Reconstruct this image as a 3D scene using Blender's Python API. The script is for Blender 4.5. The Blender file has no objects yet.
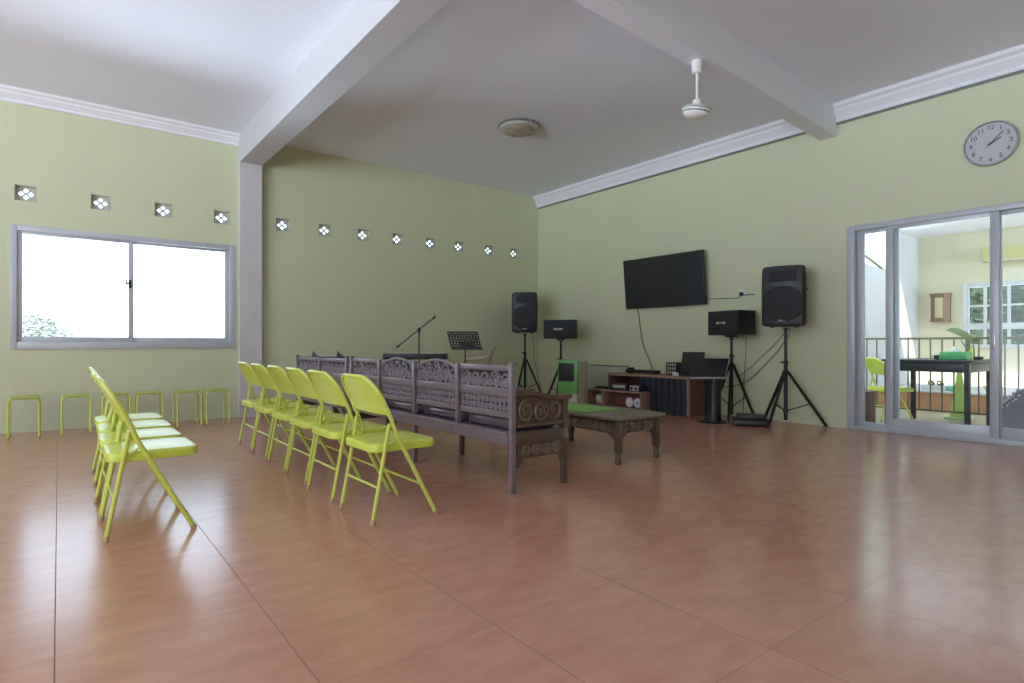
import bpy, bmesh, math, random
from mathutils import Vector, Matrix
PI = math.pi
R = math.radians
scn = bpy.context.scene
C = scn.collection
random.seed(7)

# ------------------------------------------------------------------ materials
def mat(name, col, rough=0.5, metal=0.0, spec=0.5, var=0.0, vscale=8.0, bump=0.0, bscale=60.0, coat=0.0, stretch=(1, 1, 1), sheen=0.0):
    m = bpy.data.materials.new(name)
    m.use_nodes = True
    nt = m.node_tree
    b = nt.nodes['Principled BSDF']
    b.inputs['Base Color'].default_value = (*col, 1)
    b.inputs['Roughness'].default_value = rough
    b.inputs['Metallic'].default_value = metal
    b.inputs['Specular IOR Level'].default_value = spec
    b.inputs['Coat Weight'].default_value = coat
    b.inputs['Sheen Weight'].default_value = sheen
    tc = mp = None
    if var or bump:
        tc = nt.nodes.new('ShaderNodeTexCoord')
        mp = nt.nodes.new('ShaderNodeMapping')
        mp.inputs['Scale'].default_value = stretch
        nt.links.new(tc.outputs['Object'], mp.inputs['Vector'])
    if var:
        n = nt.nodes.new('ShaderNodeTexNoise')
        n.inputs['Scale'].default_value = vscale
        n.inputs['Detail'].default_value = 5
        r = nt.nodes.new('ShaderNodeMixRGB')
        r.inputs['Color1'].default_value = (*[max(0, c * (1 - var)) for c in col], 1)
        r.inputs['Color2'].default_value = (*[min(1, c * (1 + var)) for c in col], 1)
        nt.links.new(mp.outputs['Vector'], n.inputs['Vector'])
        nt.links.new(n.outputs['Fac'], r.inputs['Fac'])
        nt.links.new(r.outputs['Color'], b.inputs['Base Color'])
    if bump:
        n2 = nt.nodes.new('ShaderNodeTexNoise')
        n2.inputs['Scale'].default_value = bscale
        bp = nt.nodes.new('ShaderNodeBump')
        bp.inputs['Strength'].default_value = bump
        bp.inputs['Distance'].default_value = 0.01
        nt.links.new(mp.outputs['Vector'], n2.inputs['Vector'])
        nt.links.new(n2.outputs['Fac'], bp.inputs['Height'])
        nt.links.new(bp.outputs['Normal'], b.inputs['Normal'])
    return m

def glass_mat(name, tint=(0.95, 0.97, 0.97)):
    m = bpy.data.materials.new(name)
    m.use_nodes = True
    nt = m.node_tree
    nt.nodes.clear()
    o = nt.nodes.new('ShaderNodeOutputMaterial')
    mx = nt.nodes.new('ShaderNodeMixShader')
    t = nt.nodes.new('ShaderNodeBsdfTransparent')
    t.inputs['Color'].default_value = (*tint, 1)
    g = nt.nodes.new('ShaderNodeBsdfGlossy')
    g.inputs['Roughness'].default_value = 0.02
    f = nt.nodes.new('ShaderNodeFresnel')
    f.inputs['IOR'].default_value = 1.35
    nt.links.new(f.outputs[0], mx.inputs[0])
    nt.links.new(t.outputs[0], mx.inputs[1])
    nt.links.new(g.outputs[0], mx.inputs[2])
    nt.links.new(mx.outputs[0], o.inputs[0])
    return m

def wall_mat(name, upper, lower=None, zsplit=0.405):
    m = mat(name, upper, 0.62, var=0.035, vscale=1.6, bump=0.06, bscale=14)
    if lower:
        nt = m.node_tree
        b = nt.nodes['Principled BSDF']
        src = b.inputs['Base Color'].links[0].from_socket
        g = nt.nodes.new('ShaderNodeNewGeometry')
        s = nt.nodes.new('ShaderNodeSeparateXYZ')
        lt = nt.nodes.new('ShaderNodeMath')
        lt.operation = 'LESS_THAN'
        lt.inputs[1].default_value = zsplit
        mx = nt.nodes.new('ShaderNodeMixRGB')
        mx.inputs['Color2'].default_value = (*lower, 1)
        nt.links.new(g.outputs['Position'], s.inputs[0])
        nt.links.new(s.outputs['Z'], lt.inputs[0])
        nt.links.new(lt.outputs[0], mx.inputs['Fac'])
        nt.links.new(src, mx.inputs['Color1'])
        nt.links.new(mx.outputs[0], b.inputs['Base Color'])
    return m

def floor_mat():
    m = bpy.data.materials.new('terracotta_tile')
    m.use_nodes = True
    nt = m.node_tree
    N, L = nt.nodes, nt.links
    b = N['Principled BSDF']
    g = N.new('ShaderNodeNewGeometry')
    sp = N.new('ShaderNodeSeparateXYZ')
    L.new(g.outputs['Position'], sp.inputs[0])
    def M(op, a, bb=None):
        n = N.new('ShaderNodeMath'); n.operation = op
        for i, v in enumerate((a, bb)):
            if v is None: continue
            if isinstance(v, (int, float)): n.inputs[i].default_value = v
            else: L.new(v, n.inputs[i])
        return n.outputs[0]
    def cell(sock, off, pitch):
        s = M('DIVIDE', M('SUBTRACT', sock, off), pitch)
        fl = M('FLOOR', s)
        fr = M('SUBTRACT', s, fl)
        d = M('MULTIPLY', M('MINIMUM', fr, M('SUBTRACT', 1.0, fr)), pitch)
        return fl, d
    ix, dx = cell(sp.outputs['X'], -0.010, 0.617)
    iy, dy = cell(sp.outputs['Y'], 0.975, 0.686)
    grout = M('MAXIMUM', M('LESS_THAN', dx, 0.0019), M('LESS_THAN', dy, 0.0012))
    cx = N.new('ShaderNodeCombineXYZ'); L.new(ix, cx.inputs[0]); L.new(iy, cx.inputs[1])
    wn = N.new('ShaderNodeTexWhiteNoise'); wn.noise_dimensions = '3D'
    L.new(cx.outputs[0], wn.inputs['Vector'])
    # each tile carries its own cloudy streaks
    ad = N.new('ShaderNodeVectorMath'); ad.operation = 'MULTIPLY_ADD'
    L.new(wn.outputs['Color'], ad.inputs[0]); ad.inputs[1].default_value = (9, 9, 9); L.new(g.outputs['Position'], ad.inputs[2])
    mp = N.new('ShaderNodeMapping'); mp.inputs['Scale'].default_value = (1.0, 2.2, 1.0)
    L.new(ad.outputs[0], mp.inputs['Vector'])
    n1 = N.new('ShaderNodeTexNoise'); n1.inputs['Scale'].default_value = 5.2; n1.inputs['Detail'].default_value = 6; n1.inputs['Roughness'].default_value = 0.6
    L.new(mp.outputs[0], n1.inputs['Vector'])
    cr = N.new('ShaderNodeValToRGB')
    cr.color_ramp.elements[0].position = 0.30; cr.color_ramp.elements[0].color = (*FLOOR_A, 1)
    cr.color_ramp.elements[1].position = 0.72; cr.color_ramp.elements[1].color = (*FLOOR_B, 1)
    L.new(n1.outputs['Fac'], cr.inputs[0])
    mx = N.new('ShaderNodeMixRGB'); mx.inputs['Color2'].default_value = (0.25, 0.150, 0.115, 1)
    L.new(grout, mx.inputs['Fac']); L.new(cr.outputs[0], mx.inputs['Color1'])
    L.new(mx.outputs[0], b.inputs['Base Color'])
    n2 = N.new('ShaderNodeTexNoise'); n2.inputs['Scale'].default_value = 5.0; n2.inputs['Detail'].default_value = 3
    L.new(mp.outputs[0], n2.inputs['Vector'])
    ro = M('ADD', M('MULTIPLY', n2.outputs['Fac'], 0.004), M('ADD', M('MULTIPLY', grout, 0.6), FLOOR_ROUGH))
    L.new(ro, b.inputs['Roughness'])
    b.inputs['Specular IOR Level'].default_value = FLOOR_SPEC
    sl = M('MULTIPLY', M('SUBTRACT', 1.0, grout), FLOOR_SPEC)
    L.new(sl, b.inputs['Specular IOR Level'])
    bp = N.new('ShaderNodeBump'); bp.inputs['Strength'].default_value = 0.008; bp.inputs['Distance'].default_value = 0.004
    L.new(n1.outputs['Fac'], bp.inputs['Height']); L.new(bp.outputs[0], b.inputs['Normal'])
    return m

FLOOR_A = (0.475, 0.215, 0.142)
FLOOR_B = (0.570, 0.285, 0.192)
FLOOR_ROUGH = 0.20
FLOOR_SPEC = 0.9
M_ = {}
M_['wall'] = wall_mat('green_wall_paint', (0.620, 0.642, 0.430))
M_['wall_dado'] = wall_mat('green_wall_paint_dado', (0.620, 0.642, 0.430), (0.590, 0.628, 0.435))
M_['white'] = mat('white_paint', (0.82, 0.81, 0.85), 0.6, var=0.02, vscale=2)
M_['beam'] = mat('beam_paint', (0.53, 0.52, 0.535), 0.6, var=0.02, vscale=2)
M_['ceiling'] = mat('ceiling_paint', (0.83, 0.845, 0.93), 0.7, var=0.03, vscale=1.2)
M_['marble'] = mat('pale_marble', (0.62, 0.60, 0.61), 0.25, var=0.16, vscale=4.5, stretch=(1, 1, 0.5))
M_['floor'] = floor_mat()
M_['alu'] = mat('grey_aluminium_frame', (0.52, 0.545, 0.60), 0.35, metal=0.15, var=0.02)
M_['glass'] = glass_mat('window_glass')
M_['lime'] = mat('lime_enamel', (0.60, 0.68, 0.090), 0.27, spec=0.55, var=0.05, vscale=6)
M_['lime_light'] = mat('lime_enamel_tube', (0.60, 0.66, 0.12), 0.25, spec=0.6, var=0.05, vscale=6)
M_['rubber'] = mat('tan_rubber', (0.42, 0.30, 0.16), 0.6, var=0.1)
M_['stool'] = mat('stool_enamel', (0.42, 0.52, 0.11), 0.35, var=0.06)
M_['carving_back'] = mat('greyed_carving', (0.235, 0.190, 0.225), 0.36, spec=0.6, var=0.35, vscale=30)
M_['wood'] = mat('dark_carved_wood', (0.190, 0.148, 0.175), 0.33, spec=0.6, var=0.25, vscale=9, bump=0.1, bscale=40, stretch=(1, 1, 4), coat=0.2)
M_['wood_gap_shade'] = mat('carving_gap_shade', (0.040, 0.028, 0.030), 0.5, var=0.3, vscale=20)  # settee wood darkened in colour to stand for shade in the carving gaps
M_['wood2'] = mat('brown_carved_wood', (0.105, 0.066, 0.048), 0.42, spec=0.5, var=0.28, vscale=10, bump=0.1, bscale=40)
M_['wood_gilt'] = mat('worn_carving', (0.165, 0.108, 0.080), 0.40, spec=0.6, var=0.4, vscale=25)
M_['leather'] = mat('purple_brown_leather', (0.105, 0.075, 0.110), 0.17, spec=0.9, var=0.15, vscale=7, bump=0.5, bscale=9)
M_['tabletop'] = mat('aged_table_top', (0.165, 0.145, 0.098), 0.45, var=0.25, vscale=12, stretch=(5, 1, 1))
M_['runner'] = mat('green_cloth', (0.20, 0.42, 0.085), 0.8, var=0.12, vscale=30)
M_['black'] = mat('black_plastic', (0.017, 0.018, 0.021), 0.42, var=0.2, vscale=20, bump=0.05, bscale=200)
M_['grille'] = mat('charcoal_speaker_grille', (0.020, 0.021, 0.026), 0.55, var=0.3, vscale=120, bump=0.5, bscale=400)
M_['blackmetal'] = mat('black_metal', (0.016, 0.018, 0.018), 0.38, metal=0.3, var=0.1)
M_['screen'] = mat('screen_glass', (0.016, 0.018, 0.022), 0.16, spec=0.5, var=0.1)
M_['badge'] = mat('white_badge', (0.75, 0.75, 0.75), 0.4, var=0.05)
M_['green_plastic'] = mat('green_plastic', (0.15, 0.43, 0.12), 0.35, var=0.05)
M_['beige'] = mat('beige_plastic', (0.52, 0.47, 0.36), 0.5, var=0.05)
M_['cream'] = mat('cream_plastic', (0.62, 0.58, 0.44), 0.45, var=0.05)
M_['red_wood'] = mat('red_brown_veneer', (0.20, 0.075, 0.062), 0.4, var=0.2, vscale=6, stretch=(8, 1, 1))
M_['edge_wood'] = mat('pale_edge_wood', (0.33, 0.20, 0.145), 0.45, var=0.15, vscale=14)
M_['navy'] = mat('navy_black_cloth', (0.013, 0.017, 0.032), 0.6, var=0.3, vscale=9, bump=0.3, bscale=25)
M_['paper'] = mat('white_paper', (0.66, 0.66, 0.70), 0.7, var=0.06, vscale=12)
M_['board'] = mat('grey_board', (0.46, 0.48, 0.38), 0.3, var=0.22, vscale=5)
M_['silver'] = mat('silver_trim', (0.55, 0.55, 0.57), 0.3, metal=0.7, var=0.05)
M_['white_plastic'] = mat('white_enamel', (0.78, 0.76, 0.74), 0.35, var=0.03)
M_['lamp_glass'] = mat('patterned_lamp_glass', (0.40, 0.34, 0.25), 0.25, var=0.75, vscale=16, bump=0.6, bscale=50)
M_['lamp_rim'] = mat('lamp_rim', (0.24, 0.26, 0.24), 0.3, metal=0.4, var=0.1)
M_['clock_face'] = mat('clock_face', (0.50, 0.50, 0.53), 0.5, var=0.02)
M_['ink'] = mat('dark_print', (0.05, 0.05, 0.055), 0.6, var=0.05)
M_['cream_wall'] = mat('cream_outer_wall', (0.66, 0.61, 0.44), 0.7, var=0.03, vscale=2)
M_['outer_white'] = mat('white_outer_wall', (0.60, 0.60, 0.61), 0.7, var=0.04, vscale=3)
M_['terracotta'] = mat('outer_terracotta', (0.52, 0.25, 0.14), 0.5, var=0.15, vscale=5)
M_['pale_green'] = mat('pale_green_paint', (0.42, 0.60, 0.36), 0.5, var=0.06)
M_['rail'] = mat('olive_rail_paint', (0.17, 0.16, 0.095), 0.45, var=0.1)
M_['ink_table'] = mat('black_stained_table', (0.035, 0.038, 0.050), 0.35, var=0.2, vscale=8)
M_['leaf'] = mat('leaf_green', (0.16, 0.21, 0.075), 0.45, var=0.35, vscale=9)
M_['far_leaf'] = mat('hedge_leaf', (0.075, 0.105, 0.060), 0.5, var=0.5, vscale=3)
M_['brown_box'] = mat('brown_board', (0.15, 0.085, 0.070), 0.55, var=0.12, vscale=10)
M_['mauve'] = mat('mauve_upholstery', (0.135, 0.120, 0.165), 0.55, var=0.15, vscale=14, bump=0.2, bscale=60)
M_['orange'] = mat('orange_plastic', (0.75, 0.38, 0.06), 0.4, var=0.1)
M_['aqua'] = mat('aqua_green_mat', (0.16, 0.50, 0.30), 0.6, var=0.1)
M_['clock_wood'] = mat('clock_case_wood', (0.24, 0.13, 0.075), 0.4, var=0.2, vscale=10)
M_['bluegreen'] = mat('teal_grey', (0.03, 0.035, 0.045), 0.4, var=0.1)

# ------------------------------------------------------------------ mesh helpers
class MB:
    def __init__(s):
        s.bm = bmesh.new()
    def add(s, verts, faces, T=None):
        vs = [s.bm.verts.new((T @ Vector(v)) if T else v) for v in verts]
        for f in faces:
            try: s.bm.faces.new([vs[i] for i in f])
            except ValueError: pass
        return s
    def box(s, x0, x1, y0, y1, z0, z1, bev=0.0, T=None, seg=2):
        t = bmesh.new()
        bmesh.ops.create_cube(t, size=1)
        bmesh.ops.scale(t, verts=t.verts, vec=(abs(x1 - x0), abs(y1 - y0), abs(z1 - z0)))
        bmesh.ops.translate(t, verts=t.verts, vec=((x0 + x1) / 2, (y0 + y1) / 2, (z0 + z1) / 2))
        if bev:
            bmesh.ops.bevel(t, geom=t.edges[:], offset=bev, segments=seg, affect='EDGES', profile=0.5)
        return s.merge(t, T)
    def merge(s, t, T=None):
        t.verts.index_update()
        vs = [s.bm.verts.new((T @ v.co) if T else v.co) for v in t.verts]
        for f in t.faces:
            try: s.bm.faces.new([vs[v.index] for v in f.verts])
            except ValueError: pass
        t.free()
        return s
    def tube(s, pts, r, seg=8, closed=False, T=None):
        pts = [Vector(p) for p in pts]
        n = len(pts)
        rs = r if isinstance(r, (list, tuple)) else [r] * n
        up = None
        rings = []
        for i, p in enumerate(pts):
            if closed: d = pts[(i + 1) % n] - pts[i - 1]
            elif i == 0: d = pts[1] - p
            elif i == n - 1: d = p - pts[-2]
            else: d = (pts[i + 1] - p).normalized() + (p - pts[i - 1]).normalized()
            if d.length < 1e-9: d = Vector((0, 0, 1))
            d.normalize()
            if up is None:
                up = Vector((0, 0, 1)) if abs(d.z) < 0.9 else Vector((1, 0, 0))
            u = up - d * up.dot(d)
            if u.length < 1e-6: u = d.orthogonal()
            u.normalize(); up = u
            w = d.cross(u)
            ring = []
            for k in range(seg):
                a = 2 * PI * k / seg
                q = p + (u * math.cos(a) + w * math.sin(a)) * rs[i]
                ring.append(s.bm.verts.new((T @ q) if T else q))
            rings.append(ring)
        m = n if closed else n - 1
        for i in range(m):
            A, B = rings[i], rings[(i + 1) % n]
            for k in range(seg):
                try: s.bm.faces.new((A[k], A[(k + 1) % seg], B[(k + 1) % seg], B[k]))
                except ValueError: pass
        if not closed:
            s.bm.faces.new(rings[0][::-1]); s.bm.faces.new(rings[-1])
        return s
    def lathe(s, prof, seg=24, T=None, cap=True):
        rings = []
        for r, z in prof:
            rings.append([s.bm.verts.new((T @ Vector((r * math.cos(2 * PI * k / seg), r * math.sin(2 * PI * k / seg), z))) if T else (r * math.cos(2 * PI * k / seg), r * math.sin(2 * PI * k / seg), z)) for k in range(seg)])
        for A, B in zip(rings, rings[1:]):
            for k in range(seg):
                s.bm.faces.new((A[k], A[(k + 1) % seg], B[(k + 1) % seg], B[k]))
        if cap:
            s.bm.faces.new(rings[0][::-1]); s.bm.faces.new(rings[-1])
        return s
    def prism(s, poly, d0, d1, f=lambda a, b, d: (d, a, b)):
        n = len(poly)
        A = [s.bm.verts.new(f(a, b, d0)) for a, b in poly]
        B = [s.bm.verts.new(f(a, b, d1)) for a, b in poly]
        s.bm.faces.new(A[::-1]); s.bm.faces.new(B)
        for k in range(n):
            s.bm.faces.new((A[k], A[(k + 1) % n], B[(k + 1) % n], B[k]))
        return s
    def ball(s, c, r, T=None, u=8, v=6):
        t = bmesh.new()
        bmesh.ops.create_uvsphere(t, u_segments=u, v_segments=v, radius=1)
        rr = r if isinstance(r, (tuple, list)) else (r, r, r)
        bmesh.ops.scale(t, verts=t.verts, vec=rr)
        X = Matrix.Translation(c)
        return s.merge(t, (T @ X) if T else X)
    def plate_with_holes(s, outer, holes, d0, d1, f):
        t = bmesh.new()
        loops = []
        for poly in [outer] + holes:
            vs = [t.verts.new((a, b, 0)) for a, b in poly]
            for i in range(len(vs)): t.edges.new((vs[i], vs[(i + 1) % len(vs)]))
        bmesh.ops.triangle_fill(t, use_beauty=True, use_dissolve=False, edges=t.edges[:])
        t.verts.index_update()
        for d, flip in ((d0, True), (d1, False)):
            vs = [s.bm.verts.new(f(v.co.x, v.co.y, d)) for v in t.verts]
            for fc in t.faces:
                ids = [vs[v.index] for v in fc.verts]
                s.bm.faces.new(ids[::-1] if flip else ids)
        t.free()
        for poly in [outer] + holes:
            n = len(poly)
            A = [s.bm.verts.new(f(a, b, d0)) for a, b in poly]
            B = [s.bm.verts.new(f(a, b, d1)) for a, b in poly]
            for k in range(n): s.bm.faces.new((A[k], A[(k + 1) % n], B[(k + 1) % n], B[k]))
        return s
    def build(s, name, m, parent=None, loc=(0, 0, 0), rot=(0, 0, 0), smooth=True, ang=35):
        bmesh.ops.recalc_face_normals(s.bm, faces=s.bm.faces[:])
        me = bpy.data.meshes.new(name)
        s.bm.to_mesh(me); s.bm.free()
        me.materials.append(M_[m] if isinstance(m, str) else m)
        if smooth:
            me.polygons.foreach_set('use_smooth', [True] * len(me.polygons))
            try: me.set_sharp_from_angle(angle=R(ang))
            except Exception: pass
        o = bpy.data.objects.new(name, me)
        C.objects.link(o)
        o.location = loc; o.rotation_euler = rot
        if parent: o.parent = parent
        return o

def tag(o, label, cat, group=None, kind=None):
    o['label'] = label; o['category'] = cat
    if group: o['group'] = group
    if kind: o['kind'] = kind
    return o
def thing(name, label, cat, loc=(0, 0, 0), rz=0.0, group=None):
    o = bpy.data.objects.new(name, None)
    o.empty_display_size = 0.1
    C.objects.link(o)
    o.location = loc; o.rotation_euler = (0, 0, rz)
    return tag(o, label, cat, group)
def struct(name, mb, m, label=None, parent=None, smooth=False):
    o = mb.build(name, m, parent, smooth=smooth)
    if not parent: o['kind'] = 'structure'
    if label: o['label'] = label
    return o
def dup(o, parent=None):
    c = o.copy()
    C.objects.link(c)
    if parent: c.parent = parent
    for ch in list(o.children): dup(ch, c)
    return c

def arc(c, r, a0, a1, n, f):
    return [f(c[0] + r * math.cos(a0 + (a1 - a0) * i / n), c[1] + r * math.sin(a0 + (a1 - a0) * i / n)) for i in range(n + 1)]

# ------------------------------------------------------------------ the room
YA, XB, ZC = 8.613, 7.39, 3.87          # back wall plane, right wall plane, ceiling
XL, YF = -7.5, -2.6                     # left wall, front wall (behind the camera)

def wall_cells(mb, a0, a1, b0, b1, holes, d0, d1, f):
    A = sorted({a0, a1} | {h[0] for h in holes} | {h[1] for h in holes})
    B = sorted({b0, b1} | {h[2] for h in holes} | {h[3] for h in holes})
    inside = lambda a, b: any(h[0] < a < h[1] and h[2] < b < h[3] for h in holes)
    solid = [[not inside((A[i] + A[i + 1]) / 2, (B[j] + B[j + 1]) / 2) for j in range(len(B) - 1)] for i in range(len(A) - 1)]
    def quad(p): 
        vs = [mb.bm.verts.new(q) for q in p]; mb.bm.faces.new(vs)
    for i in range(len(A) - 1):
        for j in range(len(B) - 1):
            if not solid[i][j]: continue
            a, aa, b, bb = A[i], A[i + 1], B[j], B[j + 1]
            quad([f(a, b, d0), f(aa, b, d0), f(aa, bb, d0), f(a, bb, d0)])
            quad([f(a, b, d1), f(a, bb, d1), f(aa, bb, d1), f(aa, b, d1)])
            def empty(ii, jj): return not (0 <= ii < len(A) - 1 and 0 <= jj < len(B) - 1 and solid[ii][jj])
            if empty(i - 1, j): quad([f(a, b, d0), f(a, bb, d0), f(a, bb, d1), f(a, b, d1)])
            if empty(i + 1, j): quad([f(aa, b, d0), f(aa, b, d1), f(aa, bb, d1), f(aa, bb, d0)])
            if empty(i, j - 1): quad([f(a, b, d0), f(a, b, d1), f(aa, b, d1), f(aa, b, d0)])
            if empty(i, j + 1): quad([f(a, bb, d0), f(aa, bb, d0), f(aa, bb, d1), f(a, bb, d1)])
    bmesh.ops.remove_doubles(mb.bm, verts=mb.bm.verts[:], dist=1e-5)
    return mb

fA = lambda a, b, d: (a, d, b)          # a = X, b = Z, d = Y
fB = lambda a, b, d: (d, a, b)          # a = Y, b = Z, d = X

vents_x = [-0.295, 0.403, 1.061, 1.747, 2.551, 3.168, 3.779, 4.376, 4.995, 5.570, 6.215, 6.810]
VW, VH, VZ = 0.098, 0.090, 2.722
WIN = (-0.432, 1.901, 0.945, 2.352)
holes = [(x - VW, x + VW, VZ - VH, VZ + VH) for x in vents_x] + [WIN]
struct('wall_back', wall_cells(MB(), XL, XB + 0.15, 0, ZC, holes, YA, YA + 0.14, fA), 'wall_dado', 'pale green back wall with the window and pierced vents')
DOOR = (-0.75, 2.972, 0.0, 2.397)
struct('wall_right', wall_cells(MB(), YF, YA, 0, ZC, [DOOR], XB, XB + 0.15, fB), 'wall', 'pale green right wall with the sliding door')
LW = [(-2.3, 1.1, 0.05, 3.3), (1.4, 4.8, 0.05, 3.3)]
struct('wall_left', wall_cells(MB(), YF, YA, 0, ZC, LW, XL - 0.15, XL, fB), 'wall', 'pale green left wall with wide openings')
FW = []
struct('wall_front', wall_cells(MB(), XL, XB, 0, ZC, FW, YF - 0.15, YF, fA), 'wall', 'pale green front wall')
struct('floor', MB().box(XL - 0.15, XB + 0.15, YF - 0.15, YA + 0.14, -0.12, 0), 'floor', 'glossy terracotta tiled floor')
struct('ceiling', MB().box(XL - 0.15, XB + 0.15, YF - 0.15, YA + 0.14, ZC, ZC + 0.15), 'ceiling', 'plain off-white ceiling')
struct('trim_column', MB().box(1.946, 2.231, 8.50, YA, 0, 3.487), 'marble', 'flat marbled grey pilaster beside the window')
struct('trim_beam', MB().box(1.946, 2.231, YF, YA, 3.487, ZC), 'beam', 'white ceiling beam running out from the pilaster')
b2 = MB()
fy = lambda x: 3.008 + 0.0515 * (x - 2.231)
pl = [(2.231, fy(2.231)), (XB, fy(XB)), (XB, fy(XB) - 0.19), (2.231, fy(2.231) - 0.19)]
b2.prism(pl, 3.505, ZC, lambda a, b, d: (a, b, d))
struct('trim_cross_beam', b2, 'ceiling', 'off-white ceiling beam ending over the right wall')

# cornices
cor = [(0, 0), (0.030, 0), (0.036, 0.022), (0.030, 0.040), (0.055, 0.075), (0.085, 0.115), (0.092, 0.140), (0.125, 0.165), (0.135, 0.203), (0, 0.203)]
for nm, y0, y1 in (('trim_cornice', fy(XB), YA), ('trim_cornice_near', YF, fy(XB) - 0.19)):
    struct(nm, MB().prism([(XB - a, 3.667 + b) for a, b in cor], y0, y1, lambda a, b, d: (a, d, b)), 'white', 'white stepped cornice along the right wall')
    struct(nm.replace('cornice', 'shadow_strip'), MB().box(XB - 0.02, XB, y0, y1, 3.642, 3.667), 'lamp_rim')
corA = [(a * 0.9, b * 0.85) for a, b in cor]
struct('trim_cornice_back', MB().prism([(YA - a, 3.725 + b * 0.85) for a, b in corA], XL, 1.946, lambda a, b, d: (d, a, b)), 'white', 'white cornice over the window wall')

# window in the back wall
wx0, wx1, wz0, wz1 = WIN
w1 = MB()
def frame_rect(mb, a0, a1, b0, b1, t, d0, d1, f, bev=0.004, tb=None, tt=None):
    tb = tb or t; tt = tt or t
    def bx(p, q, r_, s_):
        c0, c1 = f(p, r_, d0), f(q, s_, d1)
        mb.box(min(c0[0], c1[0]), max(c0[0], c1[0]), min(c0[1], c1[1]), max(c0[1], c1[1]), min(c0[2], c1[2]), max(c0[2], c1[2]), bev)
    bx(a0, a0 + t, b0, b1); bx(a1 - t, a1, b0, b1)
    bx(a0 + t, a1 - t, b0, b0 + tb); bx(a0 + t, a1 - t, b1 - tt, b1)
    return mb
frame_rect(w1, wx0, wx1, wz0, wz1, 0.062, YA - 0.02, YA + 0.09, fA, tb=0.082)
wn = struct('window_1', w1, 'alu', 'grey aluminium sliding window in two panes on the back wall', smooth=True)
for nm, a0, a1, d in (('sash', -0.375, 0.735, YA + 0.008), ('sash', 0.690, 1.840, YA + 0.040)):
    sm = frame_rect(MB(), a0, a1, wz0 + 0.078, wz1 - 0.05, 0.050, d, d + 0.028, fA, 0.003, tb=0.065, tt=0.045)
    so = sm.build(nm, 'alu', wn)
    MB().box(a0 + 0.045, a1 - 0.045, d + 0.011, d + 0.017, wz0 + 0.13, wz1 - 0.09).build('pane', 'glass', so)
la = MB(); la.box(0.685, 0.715, YA - 0.014, YA + 0.008, 1.70, 1.80, 0.006); la.box(0.655, 0.70, YA - 0.03, YA - 0.012, 1.745, 1.765, 0.005); la.box(0.655, 0.668, YA - 0.03, YA - 0.012, 1.74, 1.80, 0.004)
la.build('latch', 'blackmetal', wn)

# pierced ventilation blocks
def diamond(cx, cz, r): return [(cx, cz - r), (cx + r, cz), (cx, cz + r), (cx - r, cz)]
ordn = ['first', 'second', 'third', 'fourth', 'fifth', 'sixth', 'seventh', 'eighth']
v0 = None
for i, x in enumerate(vents_x):
    lab = ('pierced grey wall vent above the window, %s from the left of four' % ordn[i]) if i < 4 else ('pierced grey wall vent right of the pilaster, %s from the left of eight' % ordn[i - 4])
    grp = 'vents above the window' if i < 4 else 'vents right of the pilaster'
    if v0 is None:
        v0 = thing('wall_vent', lab, 'vent', (x, YA + 0.05, VZ), 0, grp)
        m = MB(); a, b = VW - 0.001, VH - 0.001
        m.plate_with_holes([(-a, -b), (a, -b), (a, b), (-a, b)], [diamond(0, 0.038, 0.0265), diamond(0, -0.038, 0.0265), diamond(0.044, 0, 0.0275), diamond(-0.044, 0, 0.0275)], 0.0, 0.03, lambda p, q, d: (p, d, q))
        m.build('lattice', mat('vent_cement', (0.50, 0.50, 0.44), 0.7, var=0.08), v0, smooth=False)
        m = MB(); frame_rect(m, -a, a, -b, b, 0.007, -0.045, -0.001, lambda p, q, d: (p, d, q), 0.002)
        m.build('rim', mat('vent_rim', (0.46, 0.48, 0.38), 0.7, var=0.08), v0, smooth=False)
    else:
        c = dup(v0); c.location = (x, YA + 0.05, VZ); c['label'] = lab; c['group'] = grp

# sliding door in the right wall
dm = MB()
frame_rect(dm, DOOR[0], DOOR[1], 0.0, DOOR[3], 0.085, XB - 0.012, XB + 0.12, fB, tb=0.05, tt=0.06)
dr = struct('door_1', dm, 'alu', 'grey framed glass sliding door onto the balcony', smooth=True)
for (a0, a1, d, tb) in ((2.455, 2.888, XB + 0.068, 0.045), (1.560, 2.572, XB + 0.020, 0.12), (0.55, 1.625, XB + 0.068, 0.12), (-0.67, 0.62, XB + 0.020, 0.12)):
    so = frame_rect(MB(), a0, a1, 0.045, 2.345, 0.075, d, d + 0.036, fB, 0.003, tb=tb, tt=0.045).build('sash', 'alu', dr)
    MB().box(d + 0.014, d + 0.021, a0 + 0.07, a1 - 0.07, 0.045 + tb - 0.005, 2.31).build('pane', 'glass', so)
MB().box(XB + 0.008, XB + 0.02, 1.585, 1.610, 0.95, 1.12, 0.004).build('handle', 'silver', dr)

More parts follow.
